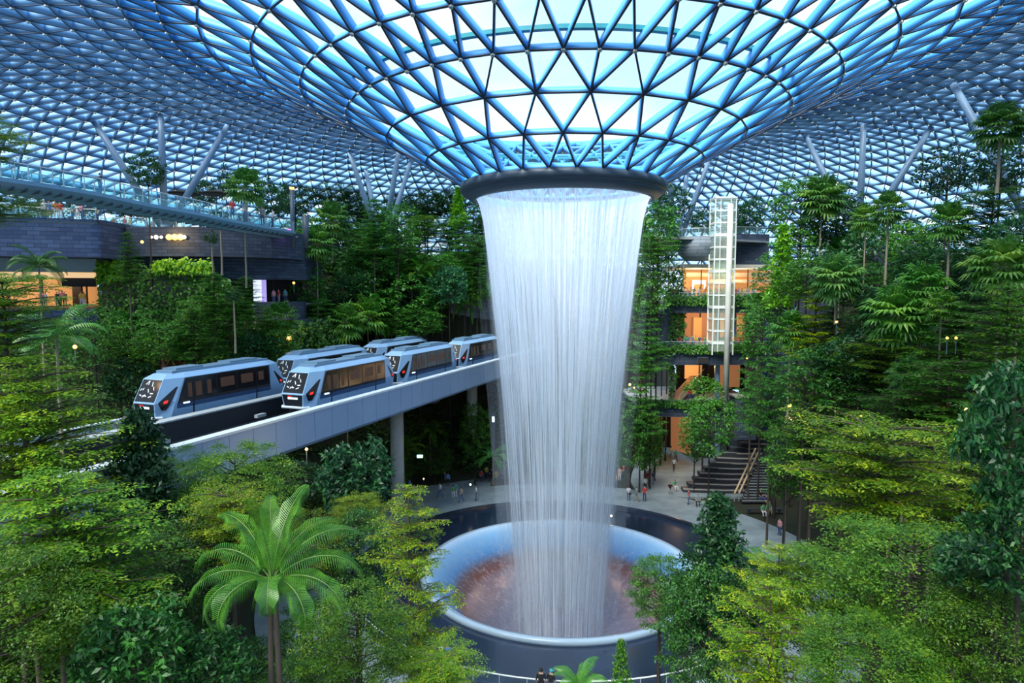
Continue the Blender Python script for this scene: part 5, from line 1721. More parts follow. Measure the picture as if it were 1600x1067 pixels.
# big-leaved plants and ferns
BP = [
 ('feather_palm', 'feather', 62, 375, 440, 80, 70, (.45, .6, .45), 'dark feather palm', 'in front of the restaurant fascia', 'palm'),
 ('feather_palm', 'feather', 90, 470, 560, 130, 38, (.75, 1.05, .8), 'large feather palm', 'below the lit restaurant', 'palm'),
 ('banana_plant', 'banana', 655, 385, 430, 60, 110, (1.5, 1.5, .5), 'yellow-green banana plant', 'in the middle of the slope', 'plant'),
 ('banana_plant', 'banana', 590, 440, 480, 60, 106, (.9, 1.4, 1.0), 'fresh green banana plant', 'in the middle of the slope', 'plant'),
 ('banana_plant', 'banana', 508, 690, 765, 50, 60, (.8, 1.5, .6), 'bright green big-leaved plant', 'under the guideway beam', 'plant'),
 ('tree_fern', 'fern', 632, 670, 720, 68, 96, (1.6, 1.3, .5), 'tree fern with painted golden light', 'behind the near concrete pier', 'fern'),  # yellow light put into the leaf tint
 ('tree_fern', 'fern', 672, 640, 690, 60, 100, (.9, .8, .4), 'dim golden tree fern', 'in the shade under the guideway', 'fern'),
 ('tree_fern', 'fern', 770, 685, 730, 60, 98, (.7, 1.2, .8), 'bright green tree fern', 'at the waterfall edge under the guideway', 'fern'),
 ('cycad', 'fern', 1500, 640, 690, 90, 44, (.9, 1.3, .5), 'broad green cycad', 'beneath the warm garden lights', 'fern'),
 ('tree_fern', 'fern', 1440, 690, 730, 70, 50, (.6, .9, .6), 'dark tree fern', 'behind the broad umbrella tree', 'fern'),
 ('feather_palm', 'feather', 905, 1028, 1095, 90, 26, (1, 1.3, .8), 'small feather palm', 'at the bottom beside the two onlookers', 'palm'),
 ('banana_plant', 'banana', 985, 1045, 1100, 60, 25, (1.0, 1.7, .8), 'bright broad-leaved plant', 'at the bottom beside the small palm', 'plant'),
 ('slender_tree', 'mid_spire', 970, 1000, 1075, 34, 30, (.5, .8, .7), 'thin wispy sapling', 'in front of the dark moat', 'tree'),
 ('tree_fern', 'fern', 1190, 860, 900, 90, 38, (.6, .95, .6), 'dark spreading fern', 'on the path side of the conical tree', 'fern'),
 ('broadleaf_tree', 'mid_green', 742, 628, 720, 50, 98, (.75, 1.0, .5), 'small yellow-green tree', 'beside the far pier', 'tree'),
 ('broadleaf_tree', 'mid_green', 680, 690, 745, 60, 98, (.6, .7, .3), 'small olive tree', 'in the shade under the guideway', 'tree'),
 ('broadleaf_tree', 'mid_round', 470, 720, 790, 90, 50, (.35, .45, .35), 'dark shaded tree', 'under the guideway beam', 'tree'),
]
for n, k, px, y0, y1, w, d, tint, look, where, cat in BP:
    plant(n, k, px, y0, y1, w, d, tint, look, where, cat=cat)

# ---- rows of further trees that close the slopes
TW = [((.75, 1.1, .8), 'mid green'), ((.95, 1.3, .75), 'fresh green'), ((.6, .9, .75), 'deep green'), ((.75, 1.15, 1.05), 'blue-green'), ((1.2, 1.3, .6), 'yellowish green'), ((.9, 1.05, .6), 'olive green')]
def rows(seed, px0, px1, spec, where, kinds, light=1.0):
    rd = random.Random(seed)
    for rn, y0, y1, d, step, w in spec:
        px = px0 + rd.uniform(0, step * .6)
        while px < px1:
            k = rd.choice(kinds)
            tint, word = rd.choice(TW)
            tint = tuple(c * light for c in tint)  # light and shade of the whole row put into the leaf tint
            jit = rd.uniform(-12, 12)
            nm, lk = {'mid_green': ('broadleaf_tree', 'leafy'), 'mid_round': ('broadleaf_tree', 'rounded'), 'mid_tier': ('layered_tree', 'layered'), 'mid_tier_b': ('layered_tree', 'flat-tiered'), 'banana': ('banana_plant', 'big-leaved'), 'fan': ('fan_palm', 'low fan-leaved'), 'mid_airy': ('broadleaf_tree', 'airy'), 'near_gloss': ('rounded_tree', 'glossy')}[k]
            ww = w * rd.uniform(.8, 1.25) * (.75 if k in ('banana', 'fan') else 1)
            plant(nm, k, px, y0 + jit, y1 + jit, ww, d + rd.uniform(-1.5, 1.5), tint, f'{word} {lk} tree' if k not in ('banana', 'fan') else f'{word} {lk} plant', rn + ' ' + where, cat='tree' if k not in ('banana', 'fan') else 'plant')
            px += step * rd.uniform(.8, 1.2)
mix = ['mid_green', 'mid_tier', 'mid_tier', 'mid_tier_b', 'mid_round', 'mid_green', 'banana', 'near_gloss']
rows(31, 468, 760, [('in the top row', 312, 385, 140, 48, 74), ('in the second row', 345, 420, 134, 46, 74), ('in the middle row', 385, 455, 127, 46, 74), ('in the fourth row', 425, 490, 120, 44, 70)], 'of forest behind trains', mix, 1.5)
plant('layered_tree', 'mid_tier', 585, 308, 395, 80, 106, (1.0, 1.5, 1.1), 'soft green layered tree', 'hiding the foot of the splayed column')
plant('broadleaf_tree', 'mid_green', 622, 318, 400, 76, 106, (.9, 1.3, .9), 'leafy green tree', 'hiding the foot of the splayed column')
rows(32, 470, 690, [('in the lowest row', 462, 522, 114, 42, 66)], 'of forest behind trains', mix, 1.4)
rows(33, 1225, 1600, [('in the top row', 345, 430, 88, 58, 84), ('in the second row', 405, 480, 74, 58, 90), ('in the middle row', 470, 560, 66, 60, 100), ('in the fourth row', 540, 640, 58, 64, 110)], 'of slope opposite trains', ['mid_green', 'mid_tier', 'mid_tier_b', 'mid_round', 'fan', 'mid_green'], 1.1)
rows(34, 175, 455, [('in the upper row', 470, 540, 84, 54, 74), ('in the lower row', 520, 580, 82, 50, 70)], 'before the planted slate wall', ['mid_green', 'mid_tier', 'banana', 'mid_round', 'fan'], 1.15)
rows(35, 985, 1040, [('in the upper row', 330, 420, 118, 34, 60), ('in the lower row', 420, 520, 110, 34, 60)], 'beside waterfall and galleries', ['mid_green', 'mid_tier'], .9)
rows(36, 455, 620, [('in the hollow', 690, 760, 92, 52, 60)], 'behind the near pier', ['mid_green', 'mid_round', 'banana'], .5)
rows(37, 640, 780, [('in the bank', 640, 715, 108, 40, 60)], 'under the guideway', ['mid_green', 'mid_round', 'mid_tier', 'banana'], .7)
for px, y0, y1, w, d, look in ((490, 935, 1060, 130, 29, 'dark leafy shrub tree left of the fine-leaved one'), (395, 1000, 1100, 110, 27, 'low dark leafy shrub'), (455, 1030, 1100, 90, 26, 'small leafy shrub beside the palm stems'), (520, 1010, 1090, 100, 27, 'deep green leafy shrub near the handrail')):
    plant('leafy_shrub', 'near_round', px, y0, y1, w, d, (.6, .8, .6), look, 'at the foot of the feather palm', cat='shrub')
plant('broadleaf_tree', 'near_fine', 250, 700, 820, 200, 33, (.55, .75, .5), 'shaded fine-leaved tree', 'behind the dark conical tree')

# ---- foreground feather palm, frond by frond
def hero_palm():
    o = at(425, 912, 19.5)
    g = terrain(o.x, o.y) - .2
    t = empty('feather_palm', (o.x, o.y, g), cat='palm'); t['look'] = 'large bright feather palm with arching fronds'; t['where'] = 'on twin slim stems near the bottom'
    TREES.append((t, 425))
    h = o.z - g
    for dx, dy in ((-.12, 0), (.14, .1)):
        MB().tube([(dx * 2.2, dy, 0), (dx * 1.2, dy, h * .5), (dx * .6, 0, h - .15)], [.13, .10, .08], 12).build('stem', 'bark_dark', t, True)
    MB().tube([(0, 0, h - .6), (0, 0, h - .1), (0, 0, h + .25)], [.10, .13, .05], 10).build('crownshaft', 'rachis', t, True)
    tow = math.atan2(-FH.y, -FH.x)          # azimuth towards the viewer
    # (azimuth measured from the rightward direction as seen, elevation, length, droop)
    fr = [(172, 52, 2.9, 2.1), (188, 30, 2.75, 1.9), (205, 22, 2.6, 2.4), (238, 30, 2.5, 2.5), (285, 42, 2.0, 2.7), (318, 22, 2.5, 2.2), (345, 24, 2.7, 1.7),
          (8, 40, 2.9, 1.7), (25, 56, 2.9, 1.4), (150, 66, 2.9, 1.3), (110, 72, 2.8, 1.1), (70, 76, 2.9, .9), (48, 62, 2.7, 1.4), (260, 80, 2.9, .45), (128, 50, 2.6, 1.6)]
    az0 = math.atan2(RT.y, RT.x)
    for a, e, L, dr in fr:
        lf, rc = MB(), MB()
        frond_geo(lf, rc, (0, 0, 0), az0 + math.radians(a), math.radians(e), L * 1.10, dr * 1.1, 46, .040, .78, 2.2, n=16)
        f = lf.build('frond', 'frond_green', t); f.location = (0, 0, h + .1)
        f.color = (1.9, 1.5, .9, 1) if e > 60 else (1.3, 1.15, .8, 1)  # upright fronds tinted lighter, their highlights put into the colour
        s = rc.build('midrib', 'rachis', f, True)
hero_palm()

# ---- nameless undergrowth and wall creepers: nobody could count these
def undergrowth():
    parts = []
    pr = np.random.default_rng(5)
    global rng
    rng = np.random.default_rng(6)
    n = 0
    while n < 6600:
        px = pr.uniform(-160, 1850); d = pr.uniform(24, 125)
        p = W(px, d, 0)
        r = math.hypot(p.x, p.y)
        if r > 88 or r < 31: continue
        z = terrain(p.x, p.y)
        if z < .1 or (z < 1.5 and 985 < px < 1210 and d > 85): continue
        if 1000 < px < 1240 and d > 97: continue
        o_ = (p - T(0, 0, 0)).dot(GL)
        big = .75 + .012 * d
        zmax = 13.2 if -3 < o_ < 24 else 99
        hz = min(z + .2, zmax)
        parts.append(pad_leaves((p.x, p.y, hz), big * pr.uniform(.9, 1.9), 34, .6, .16 + .0045 * d, up=.6))
        n += 1
    V, Q = merge(parts)
    o = link('undergrowth', mesh_np('undergrowth', V, faces4=Q, m='leaf_mid'), label='dark green undergrowth carpeting the slopes', cat='undergrowth', kind='stuff')
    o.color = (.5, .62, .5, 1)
undergrowth()
def creepers():
    global rng
    rng = np.random.default_rng(8); pr = random.Random(9)
    def wallpatch(name, pts, n, leaf, tint, label, m='leaf_mid', thick=.5, ragged=.8):
        """leaves over a wall face: pts are (px, d, ztop, zbottom) along it"""
        P = []
        xs = np.linspace(0, 1, len(pts))
        us = rng.random(n); vs = rng.random(n) ** .85
        px = np.interp(us, xs, [p[0] for p in pts]); d = np.interp(us, xs, [p[1] for p in pts])
        zt = np.interp(us, xs, [p[2] for p in pts]); zb = np.interp(us, xs, [p[3] for p in pts])
        zt = zt - ragged * (np.sin(us * 60) * .5 + .5) * .8
        z = zt + (zb - zt) * vs
        B = np.array([tuple(W(a, b - .1 - rng.random() * thick, c)) for a, b, c in zip(px, d, z)])
        N = norm(np.array([[-FH.x, -FH.y, .9]]) + rand_unit(n) * .7)
        D = rand_unit(n); D -= N * (D * N).sum(1, keepdims=True); D[:, 2] -= .4
        L = leaf * (.6 + .8 * rng.random(n))
        V, Q = leaf_quads(B, D, N, L, L * .5)
        o = link(name, mesh_np(name, V, faces4=Q, m=m), label=label, cat='climbing plants', kind='stuff')
        o.color = (*tint, 1)
    wallpatch('wall_ivy', [(150, 87.5, 32.3, 12), (260, 87, 33.0, 12), (350, 87.5, 31, 12), (395, 89.5, 27, 12)], 15000, .55, (1.1, 1.3, .8), 'dense climbing plants clothing the slate retaining wall', thick=1.6)
    wallpatch('wall_ivy', [(240, 86, 32.9, 31.2), (330, 86.5, 32.9, 31.2)], 1500, .6, (1.5, 1.7, .6), 'bright yellow-green creeper topping the planted wall', 'leaf_bright', 1.2)
    wallpatch('wall_ivy', [(152, 86, 32.8, 30.0), (188, 86, 32.8, 30.4)], 800, .6, (1.3, 1.5, .5), 'yellow-green creeper at the corner of the restaurant', 'leaf_bright', 1.0)
    wallpatch('wall_ivy', [(400, 92, 24.6, 14), (520, 97, 25, 16)], 4000, .55, (.7, .95, .7), 'climbing plants under the dark bar opening', thick=1.5)
    wallpatch('wall_ivy', [(706, 127, 32, 27.2), (812, 128, 32, 27.2)], 2200, .5, (.8, 1, .5), 'creepers and grasses on top of the train portal', thick=3)
    wallpatch('planter_foliage', [(1040, 102.8, 28.2, 26.6), (1238, 102.8, 28.2, 26.4)], 1700, .42, (.95, 1.3, .8), 'leafy fringe trailing over the highest gallery planter', ragged=0.1)
    wallpatch('planter_foliage', [(1018, 101.8, 20.6, 19.2), (1110, 101.1, 20.6, 19.2), (1200, 101.8, 20.6, 19.2)], 1700, .42, (.95, 1.3, .8), 'leafy fringe trailing over the second gallery planter', ragged=0.1)
    wallpatch('planter_foliage', [(1000, 100.8, 12.0, 10.8), (1110, 100, 12.0, 10.8), (1200, 100.8, 12.2, 10.6)], 1700, .42, (1.0, 1.4, .8), 'leafy fringe trailing over the first gallery planter', ragged=0.1)
    wallpatch('wall_ivy', [(1003, 102.5, 10, .2), (1034, 115.5, 10, .2)], 2600, .5, (.6, .8, .5), 'dark creepers covering the passage flank wall')
    wallpatch('wall_ivy', [(1046, 103, 33, 10), (1070, 104.5, 33, 20)], 1500, .5, (.7, .9, .5), 'creepers on the gallery end pier')
    wallpatch('flower_bed', [(255, 76, 22, 20), (290, 76, 21.5, 19.5)], 500, .4, (1.0, .22, .5), 'patch of dark pink foliage above the train nose', 'leaf_bright', 1.5)
creepers()
# ================================================================== people
SK = {}
def person_mesh(pose):
    if pose in SK: return SK[pose]
    # joints: metres; x right, y forward(-y faces viewer)
    if pose == 'stand':
        J = dict(pel=(0, 0, .93), sp=(0, .01, 1.15), ch=(0, 0, 1.36), nk=(0, 0, 1.48), hd=(0, -.02, 1.60), tp=(0, -.01, 1.72),
                 sl=(-.18, 0, 1.40), el=(-.24, .02, 1.13), wl=(-.23, -.06, .90), hl=(-.22, -.08, .82), sr=(.18, 0, 1.40), er=(.25, .02, 1.13), wr=(.22, -.08, .90), hr=(.21, -.10, .82),
                 pl=(-.10, 0, .90), kl=(-.11, -.02, .50), al=(-.11, .02, .09), fl=(-.12, -.15, .04), pr=(.10, 0, .90), kr=(.11, -.03, .50), ar=(.12, .02, .09), fr=(.13, -.15, .04))
    elif pose == 'walk':
        J = dict(pel=(0, 0, .91), sp=(0, -.01, 1.13), ch=(0, -.03, 1.34), nk=(0, -.04, 1.46), hd=(0, -.07, 1.58), tp=(0, -.06, 1.70),
                 sl=(-.18, -.02, 1.38), el=(-.25, .12, 1.13), wl=(-.23, .10, .90), hl=(-.22, .07, .83), sr=(.18, -.02, 1.38), er=(.25, -.12, 1.14), wr=(.22, -.30, 1.0), hr=(.2, -.37, .97),
                 pl=(-.10, 0, .88), kl=(-.11, -.20, .52), al=(-.11, -.26, .10), fl=(-.11, -.42, .06), pr=(.10, 0, .88), kr=(.11, .06, .50), ar=(.11, .32, .14), fr=(.11, .20, .04))
    elif pose == 'sit':
        J = dict(pel=(0, 0, .50), sp=(0, .02, .72), ch=(0, -.02, .92), nk=(0, -.04, 1.04), hd=(0, -.08, 1.15), tp=(0, -.08, 1.27),
                 sl=(-.18, 0, .95), el=(-.26, -.06, .70), wl=(-.14, -.28, .62), hl=(-.08, -.34, .62), sr=(.18, 0, .95), er=(.26, -.06, .70), wr=(.14, -.28, .62), hr=(.08, -.34, .62),
                 pl=(-.10, 0, .48), kl=(-.16, -.42, .50), al=(-.14, -.44, .09), fl=(-.15, -.60, .04), pr=(.10, 0, .48), kr=(.16, -.42, .50), ar=(.15, -.40, .09), fr=(.16, -.56, .04))
    else:  # lean: arms forward on a rail
        J = dict(pel=(0, .08, .93), sp=(0, .05, 1.14), ch=(0, -.02, 1.34), nk=(0, -.06, 1.45), hd=(0, -.10, 1.56), tp=(0, -.10, 1.68),
                 sl=(-.18, -.02, 1.37), el=(-.26, -.16, 1.14), wl=(-.16, -.38, 1.12), hl=(-.12, -.46, 1.13), sr=(.18, -.02, 1.37), er=(.26, -.16, 1.14), wr=(.16, -.38, 1.12), hr=(.12, -.46, 1.13),
                 pl=(-.10, .08, .90), kl=(-.12, .05, .50), al=(-.12, .10, .09), fl=(-.13, -.07, .04), pr=(.10, .08, .90), kr=(.12, .02, .50), ar=(.13, .06, .09), fr=(.14, -.11, .04))
    rad = dict(pel=.135, sp=.125, ch=.15, nk=.055, hd=.095, tp=.07, sl=.07, el=.048, wl=.034, hl=.038, sr=.07, er=.048, wr=.034, hr=.038, pl=.095, kl=.065, al=.045, fl=.04, pr=.095, kr=.065, ar=.045, fr=.04)
    bones = [('pel', 'sp', 1), ('sp', 'ch', 1), ('ch', 'nk', 1), ('nk', 'hd', 0), ('hd', 'tp', 3), ('ch', 'sl', 1), ('sl', 'el', 1), ('el', 'wl', 0), ('wl', 'hl', 0), ('ch', 'sr', 1), ('sr', 'er', 1), ('er', 'wr', 0), ('wr', 'hr', 0),
             ('pel', 'pl', 2), ('pl', 'kl', 2), ('kl', 'al', 2), ('al', 'fl', 4), ('pel', 'pr', 2), ('pr', 'kr', 2), ('kr', 'ar', 2), ('ar', 'fr', 4)]
    names = list(J)
    me = bpy.data.meshes.new('skel')
    me.from_pydata([J[n] for n in names], [(names.index(a), names.index(b)) for a, b, _ in bones], [])
    ob = bpy.data.objects.new('skel', me); COL.objects.link(ob)
    md = ob.modifiers.new('skin', 'SKIN')
    for i, n in enumerate(names):
        v = me.skin_vertices[0].data[i]; v.radius = (rad[n] * (1.25 if n in ('pel', 'sp', 'ch') else 1), rad[n] * (.8 if n in ('pel', 'sp', 'ch') else 1)); v.use_root = (n == 'pel')
    s = ob.modifiers.new('sub', 'SUBSURF'); s.levels = 1
    dg = bpy.context.evaluated_depsgraph_get()
    out = bpy.data.meshes.new_from_object(ob.evaluated_get(dg)); out.name = 'body_' + pose
    bpy.data.objects.remove(ob)
    out.materials.clear()
    for k in range(5): out.materials.append(MATS['skin'])
    mi = []
    JJ = {k: Vector(v) for k, v in J.items()}
    for p in out.polygons:
        c = p.center; best = (9, 0)
        for a, b, m in bones:
            A, Bv = JJ[a], JJ[b]; ab = Bv - A
            t = max(0, min(1, (c - A).dot(ab) / ab.length_squared)); dd = (c - (A + ab * t)).length - rad[b] * .3
            if dd < best[0]: best = (dd, m)
        m = best[1]
        if m == 3 and c.y < JJ['hd'].y - .05 and c.z < JJ['hd'].z + .06: m = 0
        if m == 0 and c.z > JJ['hd'].z - .03 and c.y > JJ['hd'].y + .03: m = 3
        mi.append(m)
    out.polygons.foreach_set('material_index', mi)
    out.polygons.foreach_set('use_smooth', [True] * len(mi))
    SK[pose] = (out, J)
    return SK[pose]
PEOPLE = []
def add_person(p, pose, rz, top, bot, where, h=1.0, near=False, extra=None, group=None):
    me, J = person_mesh(pose)
    o = bpy.data.objects.new('person', me); COL.objects.link(o)
    o.location = p; o.rotation_euler = (0, 0, rz); o.scale = (h * 1.28,) * 3
    for i, m in enumerate(('skin', 'cloth_' + top, 'cloth_' + bot, 'hair', 'cloth_black')):
        o.material_slots[i].link = 'OBJECT'; o.material_slots[i].material = MATS[m]
    o['category'] = 'person'
    verb = {'stand': 'standing', 'walk': 'walking', 'sit': 'sitting', 'lean': 'leaning'}[pose]
    o['look'] = extra or f'{verb} person, {top} top, {bot} trousers'
    o['where'] = where
    if group: o['group'] = group
    PEOPLE.append(o)
    return o
TOPS = ['white', 'black', 'navy', 'red', 'blue', 'grey', 'pink', 'teal', 'yellow', 'beige', 'green', 'orange']
BOTS = ['black', 'denim', 'khaki', 'navy', 'grey', 'white']
def crowd(spots, z, where, poses, group, seed, face=None):
    rd = random.Random(seed)
    for px, d in spots:
        p = W(px, d, z)
        add_person(p, rd.choice(poses), (YAW + (rd.uniform(-.7, .7) if face is None else face + rd.uniform(-.5, .5))), rd.choice(TOPS), rd.choice(BOTS), where, rd.uniform(.92, 1.04), group=group)
rdp = random.Random(4)
crowd([(1046 + k * 5.6 + rdp.uniform(-1.5, 1.5), 103.8 + rdp.uniform(0, .9)) for k in range(25)], 27.2, 'along the highest gallery', ['stand', 'lean'], 'visitors on the highest gallery', 1)
crowd([(1056 + k * 6.2 + rdp.uniform(-1.5, 1.5), 103.2 + rdp.uniform(0, .8)) for k in range(17)], 19.6, 'along the second gallery', ['stand', 'lean'], 'visitors on the second gallery', 2)
crowd([(1048, 104), (1052, 105), (1078, 103.6), (1083, 104.4), (1092, 112), (1098, 112), (1086, 112.3)], 11.0, 'in the lower hall', ['stand', 'walk'], 'visitors in the lower hall', 3)
for px, py, pose in ((968, 752, 'stand'), (974, 746, 'stand'), (963, 762, 'stand'), (982, 782, 'stand'), (994, 784, 'walk'), (1007, 783, 'stand'), (1008, 768, 'stand'), (1020, 757, 'stand'), (1011, 758, 'walk'),
                     (1049, 716, 'walk'), (1034, 702, 'walk'), (1038, 706, 'stand'), (1056, 722, 'walk'), (1053, 735, 'walk'), (1076, 788, 'stand'), (1090, 790, 'sit'), (1047, 770, 'sit'), (1054, 766, 'sit'),
                     (1188, 782, 'sit'), (1197, 790, 'sit'), (1201, 803, 'sit'), (1192, 806, 'sit'), (1218, 836, 'stand'),
                     (708, 780, 'stand'), (721, 785, 'walk'), (744, 782, 'stand'), (712, 778, 'stand'), (688, 778, 'walk'), (700, 760, 'stand'), (695, 752, 'stand'), (752, 750, 'sit'), (760, 744, 'sit'),
                     (768, 747, 'sit'), (776, 750, 'sit'), (784, 748, 'sit'), (727, 738, 'stand'), (746, 738, 'sit'), (640, 770, 'stand'), (648, 778, 'walk')):
    p = atz(px, py, GZ + .06)
    left = px < 900
    add_person(p, pose, rdp.uniform(-PI, PI) if pose != 'sit' else YAW + rdp.uniform(-.4, .4), rdp.choice(TOPS), rdp.choice(BOTS), ('on the plaza under the guideway' if left else 'on the path by the seating steps'), rdp.uniform(.94, 1.04), group='visitors on the plaza')
# terrace and skybridge
crowd([(88, 78), (95, 78), (114, 80), (122, 80), (128, 80), (153, 82), (70, 78), (78, 79)], 37.2, 'behind the blue slate parapet', ['stand', 'lean'], 'visitors on the upper terrace', 5)
crowd([(165, 90), (178, 90), (196, 91), (204, 91), (240, 92), (262, 92), (275, 91), (230, 93)], 36.7, 'behind the curved slate parapet', ['stand'], 'visitors on the upper terrace', 6)
crowd([(66, 88), (72, 88), (90, 88), (94, 88.4), (98, 88), (102, 89), (128, 88), (132, 88)], 26.6, 'in the lit restaurant', ['stand'], 'restaurant guests', 7)
crowd([(428, 96), (436, 96.5), (446, 97)], 26.9, 'at the dark bar opening', ['stand'], 'bar guests', 8)
p = W(157, 59.4, 37.25)
add_person(p, 'stand', YAW + 2.6, 'black', 'denim', 'on the skybridge', .92, extra='man in dark top and blue jeans, back turned')
for px in (352, 372, 395, 418):
    q = min(BR, key=lambda c: abs(project(c)[0] - px))
    add_person(Vector(q) + RT * .3 + FH * 1.6, 'stand', YAW + rdp.uniform(-1, 1), rdp.choice(['black', 'white', 'red', 'grey']), 'denim', 'on the skybridge far half', group='visitors on the skybridge')
# the two onlookers at the bottom and the resting person
def near_person(px, py, top, bot, cap, lab, h, rz, pose='stand'):
    p = atz(px, py, GZ + .1)
    o = add_person(p, pose, rz, top, bot, '', h, extra=lab)
    J = person_mesh(pose)[1]
    hd = Vector(J['hd'])
    m = MB()
    prof = [(.104, -.02), (.108, .03), (.10, .08), (.07, .12), (.01, .135)]
    m.lathe(prof, (0, 0), 16)
    q = m.build('cap' if cap else 'hair', 'cloth_teal' if cap else 'hair', o, True)
    q.location = hd + Vector((0, .01, .0))
    if cap:
        b = MB(); b.lathe([(.02, .0), (.11, .0), (.17, -.015), (.17, -.005), (.11, .012)], (0, -.06), 14, a0=PI, a1=2 * PI)
        bb = b.build('brim', 'cloth_teal', q, True)
    return o
near_person(845, 1092, 'black', 'black', False, 'dark-haired man in black seen from behind at the path handrail', 1.06, YAW + PI)
near_person(861, 1090, 'black', 'denim', True, 'person in black with a pale turquoise cap at the path handrail', .98, YAW + PI - .5)
o = near_person(690, 1045, 'white', 'blue', False, 'person in white and pale blue resting on the handrail', 1.0, YAW + PI * .7)
o = near_person(700, 1047, 'blue', 'denim', False, 'person in pale blue shirt bending over the handrail', 1.0, YAW + PI, 'lean')

# ================================================================== lamps and small things
def lamp(px, py, d, r, lab, m='lamp_glow', name='garden_lamp', power=0, stem=1.2):
    p = at(px, py, d)
    t = empty(name, (p.x, p.y, p.z - stem), label=lab, cat='lamp')
    MB().tube([(0, 0, 0), (0, 0, stem)], .04, 6).build('stem', 'ring_metal', t)
    q = MB(); q.lathe([(.01, -1), (.5, -.86), (.87, -.5), (1, 0), (.87, .5), (.5, .86), (.01, 1)], n=14)
    r *= .62
    q.V = [(x * r, y * r, z * r + stem) for x, y, z in q.V]
    q.build('globe', m, t, True)
    if power:
        l = bpy.data.lights.new('lamp_light', 'POINT'); l.energy = power; l.color = (1, .62, .28); l.shadow_soft_size = .05
        lo = bpy.data.objects.new('lamp_light', l); COL.objects.link(lo); lo.parent = t; lo.location = (0, -.3, stem + .3)
for a in [(452, 529, 92, .6, 'glowing orange lamp just above the second train car', 'lamp_glow', 'garden_lamp', 250),
          (459, 442, 88, .28, 'orange lamp beside the dark bar opening'), (222, 378, 80, .3, 'yellow lamp before the curved slate parapet'),
          (479, 702, 50, .18, 'yellow lamp low under the guideway beam', 'lamp_glow', 'garden_lamp', 120),
          (984, 601, 92, .28, 'yellow lamp among the trees beside the waterfall', 'lamp_glow', 'garden_lamp', 200), (991, 606, 92.5, .2, 'small yellow lamp next to the bigger one by the waterfall'),
          (1234, 635, 62, .28, 'amber lamp inside the tall layered conifer', 'lamp_glow', 'garden_lamp', 150), (1307, 503, 60, .18, 'small orange lamp below the shaggy fan palm'),
          (1480, 528, 47, .16, 'left one of the paired orange lights on the green slope'), (1494, 528, 47, .16, 'right one of the paired orange lights on the green slope'),
          (1510, 640, 42, .2, 'warm lamp above the broad cycad', 'lamp_glow', 'garden_lamp', 120), (1541, 645, 42, .18, 'warm lamp beside the glossy edge tree'),
          (1345, 650, 52, .15, 'dim warm lamp behind the umbrella tree crown'), (117, 542, 56, .28, 'orange lit box lamp on the dark trunk wall', 'lamp_glow', 'garden_lamp', 120),
          (1155, 372, 108, .28, 'warm lamp on the roof terrace beside the lift'), (668, 600, 84, .15, 'tiny yellow light in the dark beneath the track'),
          (735, 757, 88, .22, 'small warm ground light on the plaza', 'lamp_white', 'garden_lamp', 0, .3), (662, 748, 80, .15, 'small warm ground light near the pier', 'lamp_white', 'garden_lamp', 0, .3),
          (955, 806, 83, .25, 'round pale lamp on the basin edge beside the water', 'lamp_white', 'garden_lamp', 60, .2), (1167, 560, 96, .2, 'yellow flower-like lamp in the planter')]:
    lamp(*a)
for k, (px, r) in enumerate([(236, .2), (244, .28), (252, .2), (264, .4), (273, .42), (282, .42), (288, .25)]):
    p = at(px, 370.5, 86.6)
    t = empty('wall_lamp', p, cat='lamp', group='warm spotlights on the curved slate wall', label='warm spotlight fixed on the curved slate wall in a row')
    q = MB(); q.lathe([(.01, -r), (r * .7, -r * .7), (r, 0), (r * .7, r * .7), (.01, r)], n=12); q.build('lens', 'lamp_white' if r < .3 else 'lamp_glow', t, True)
    MB().box((FH.x * .25, FH.y * .25, 0), (.3, .3, .3), YAW).build('bracket', 'ring_metal', t)
l = bpy.data.lights.new('wall_wash', 'POINT'); l.energy = 220; l.color = (1, .6, .25); l.shadow_soft_size = .1
lo = bpy.data.objects.new('wall_wash', l); COL.objects.link(lo); lo.location = at(274, 368, 85.2)
# interior light of the restaurant and the galleries
for px, d, z, e in ((100, 89, 30, 220), (1090, 108, 31, 600), (1150, 109, 31, 600), (1110, 107, 24, 500), (1086, 109, 16, 400), (1060, 108, 6, 400)):
    l = bpy.data.lights.new('shop_light', 'POINT'); l.energy = e; l.color = (1, .62, .32); l.shadow_soft_size = .1
    lo = bpy.data.objects.new('shop_light', l); COL.objects.link(lo); lo.location = W(px, d, z)
# the collar's own ring of show lights, shining down inside the curtain of water
l = bpy.data.lights.new('collar_light', 'AREA'); l.shape = 'DISK'; l.size = 11.0; l.energy = 420; l.color = (.80, .84, 1.0)
lo = bpy.data.objects.new('collar_light', l); COL.objects.link(lo); lo.location = (0, 0, 38.6)
# lights inside the basin bowl
for a in (128, 150, 52, 30):
    l = bpy.data.lights.new('basin_light', 'POINT'); l.energy = 30; l.color = (1, .6, .35); l.shadow_soft_size = .05
    lo = bpy.data.objects.new('basin_light', l); COL.objects.link(lo); lo.location = (8.6 * math.cos(math.radians(a)), 8.6 * math.sin(math.radians(a)), GZ - 2.4)

# festoon lights under the shell
def festoon(pts, lab):
    A = [at(*p) for p in pts]
    t = empty('festoon', A[0], label=lab, cat='string lights')
    C = []
    for k in range(len(A) - 1):
        for j in range(8): C.append(A[k].lerp(A[k + 1], j / 8) - A[0])
    C.append(A[-1] - A[0])
    MB().tube(C, .16, 5).build('cable', 'ring_metal', t)
    for k in range(1, len(C), 1):
        q = MB(); q.box(C[k] + Vector((0, 0, .3)), (.35, .35, .3)); q.build('bulb', 'lamp_white', t)
festoon([(22, 250, 118), (60, 222, 118), (100, 200, 119), (150, 186, 120)], 'upper row of small lights climbing under the far roof shell')
festoon([(112, 268, 115), (140, 248, 116), (165, 232, 117), (190, 219, 118)], 'lower row of small lights climbing behind the leaning column')
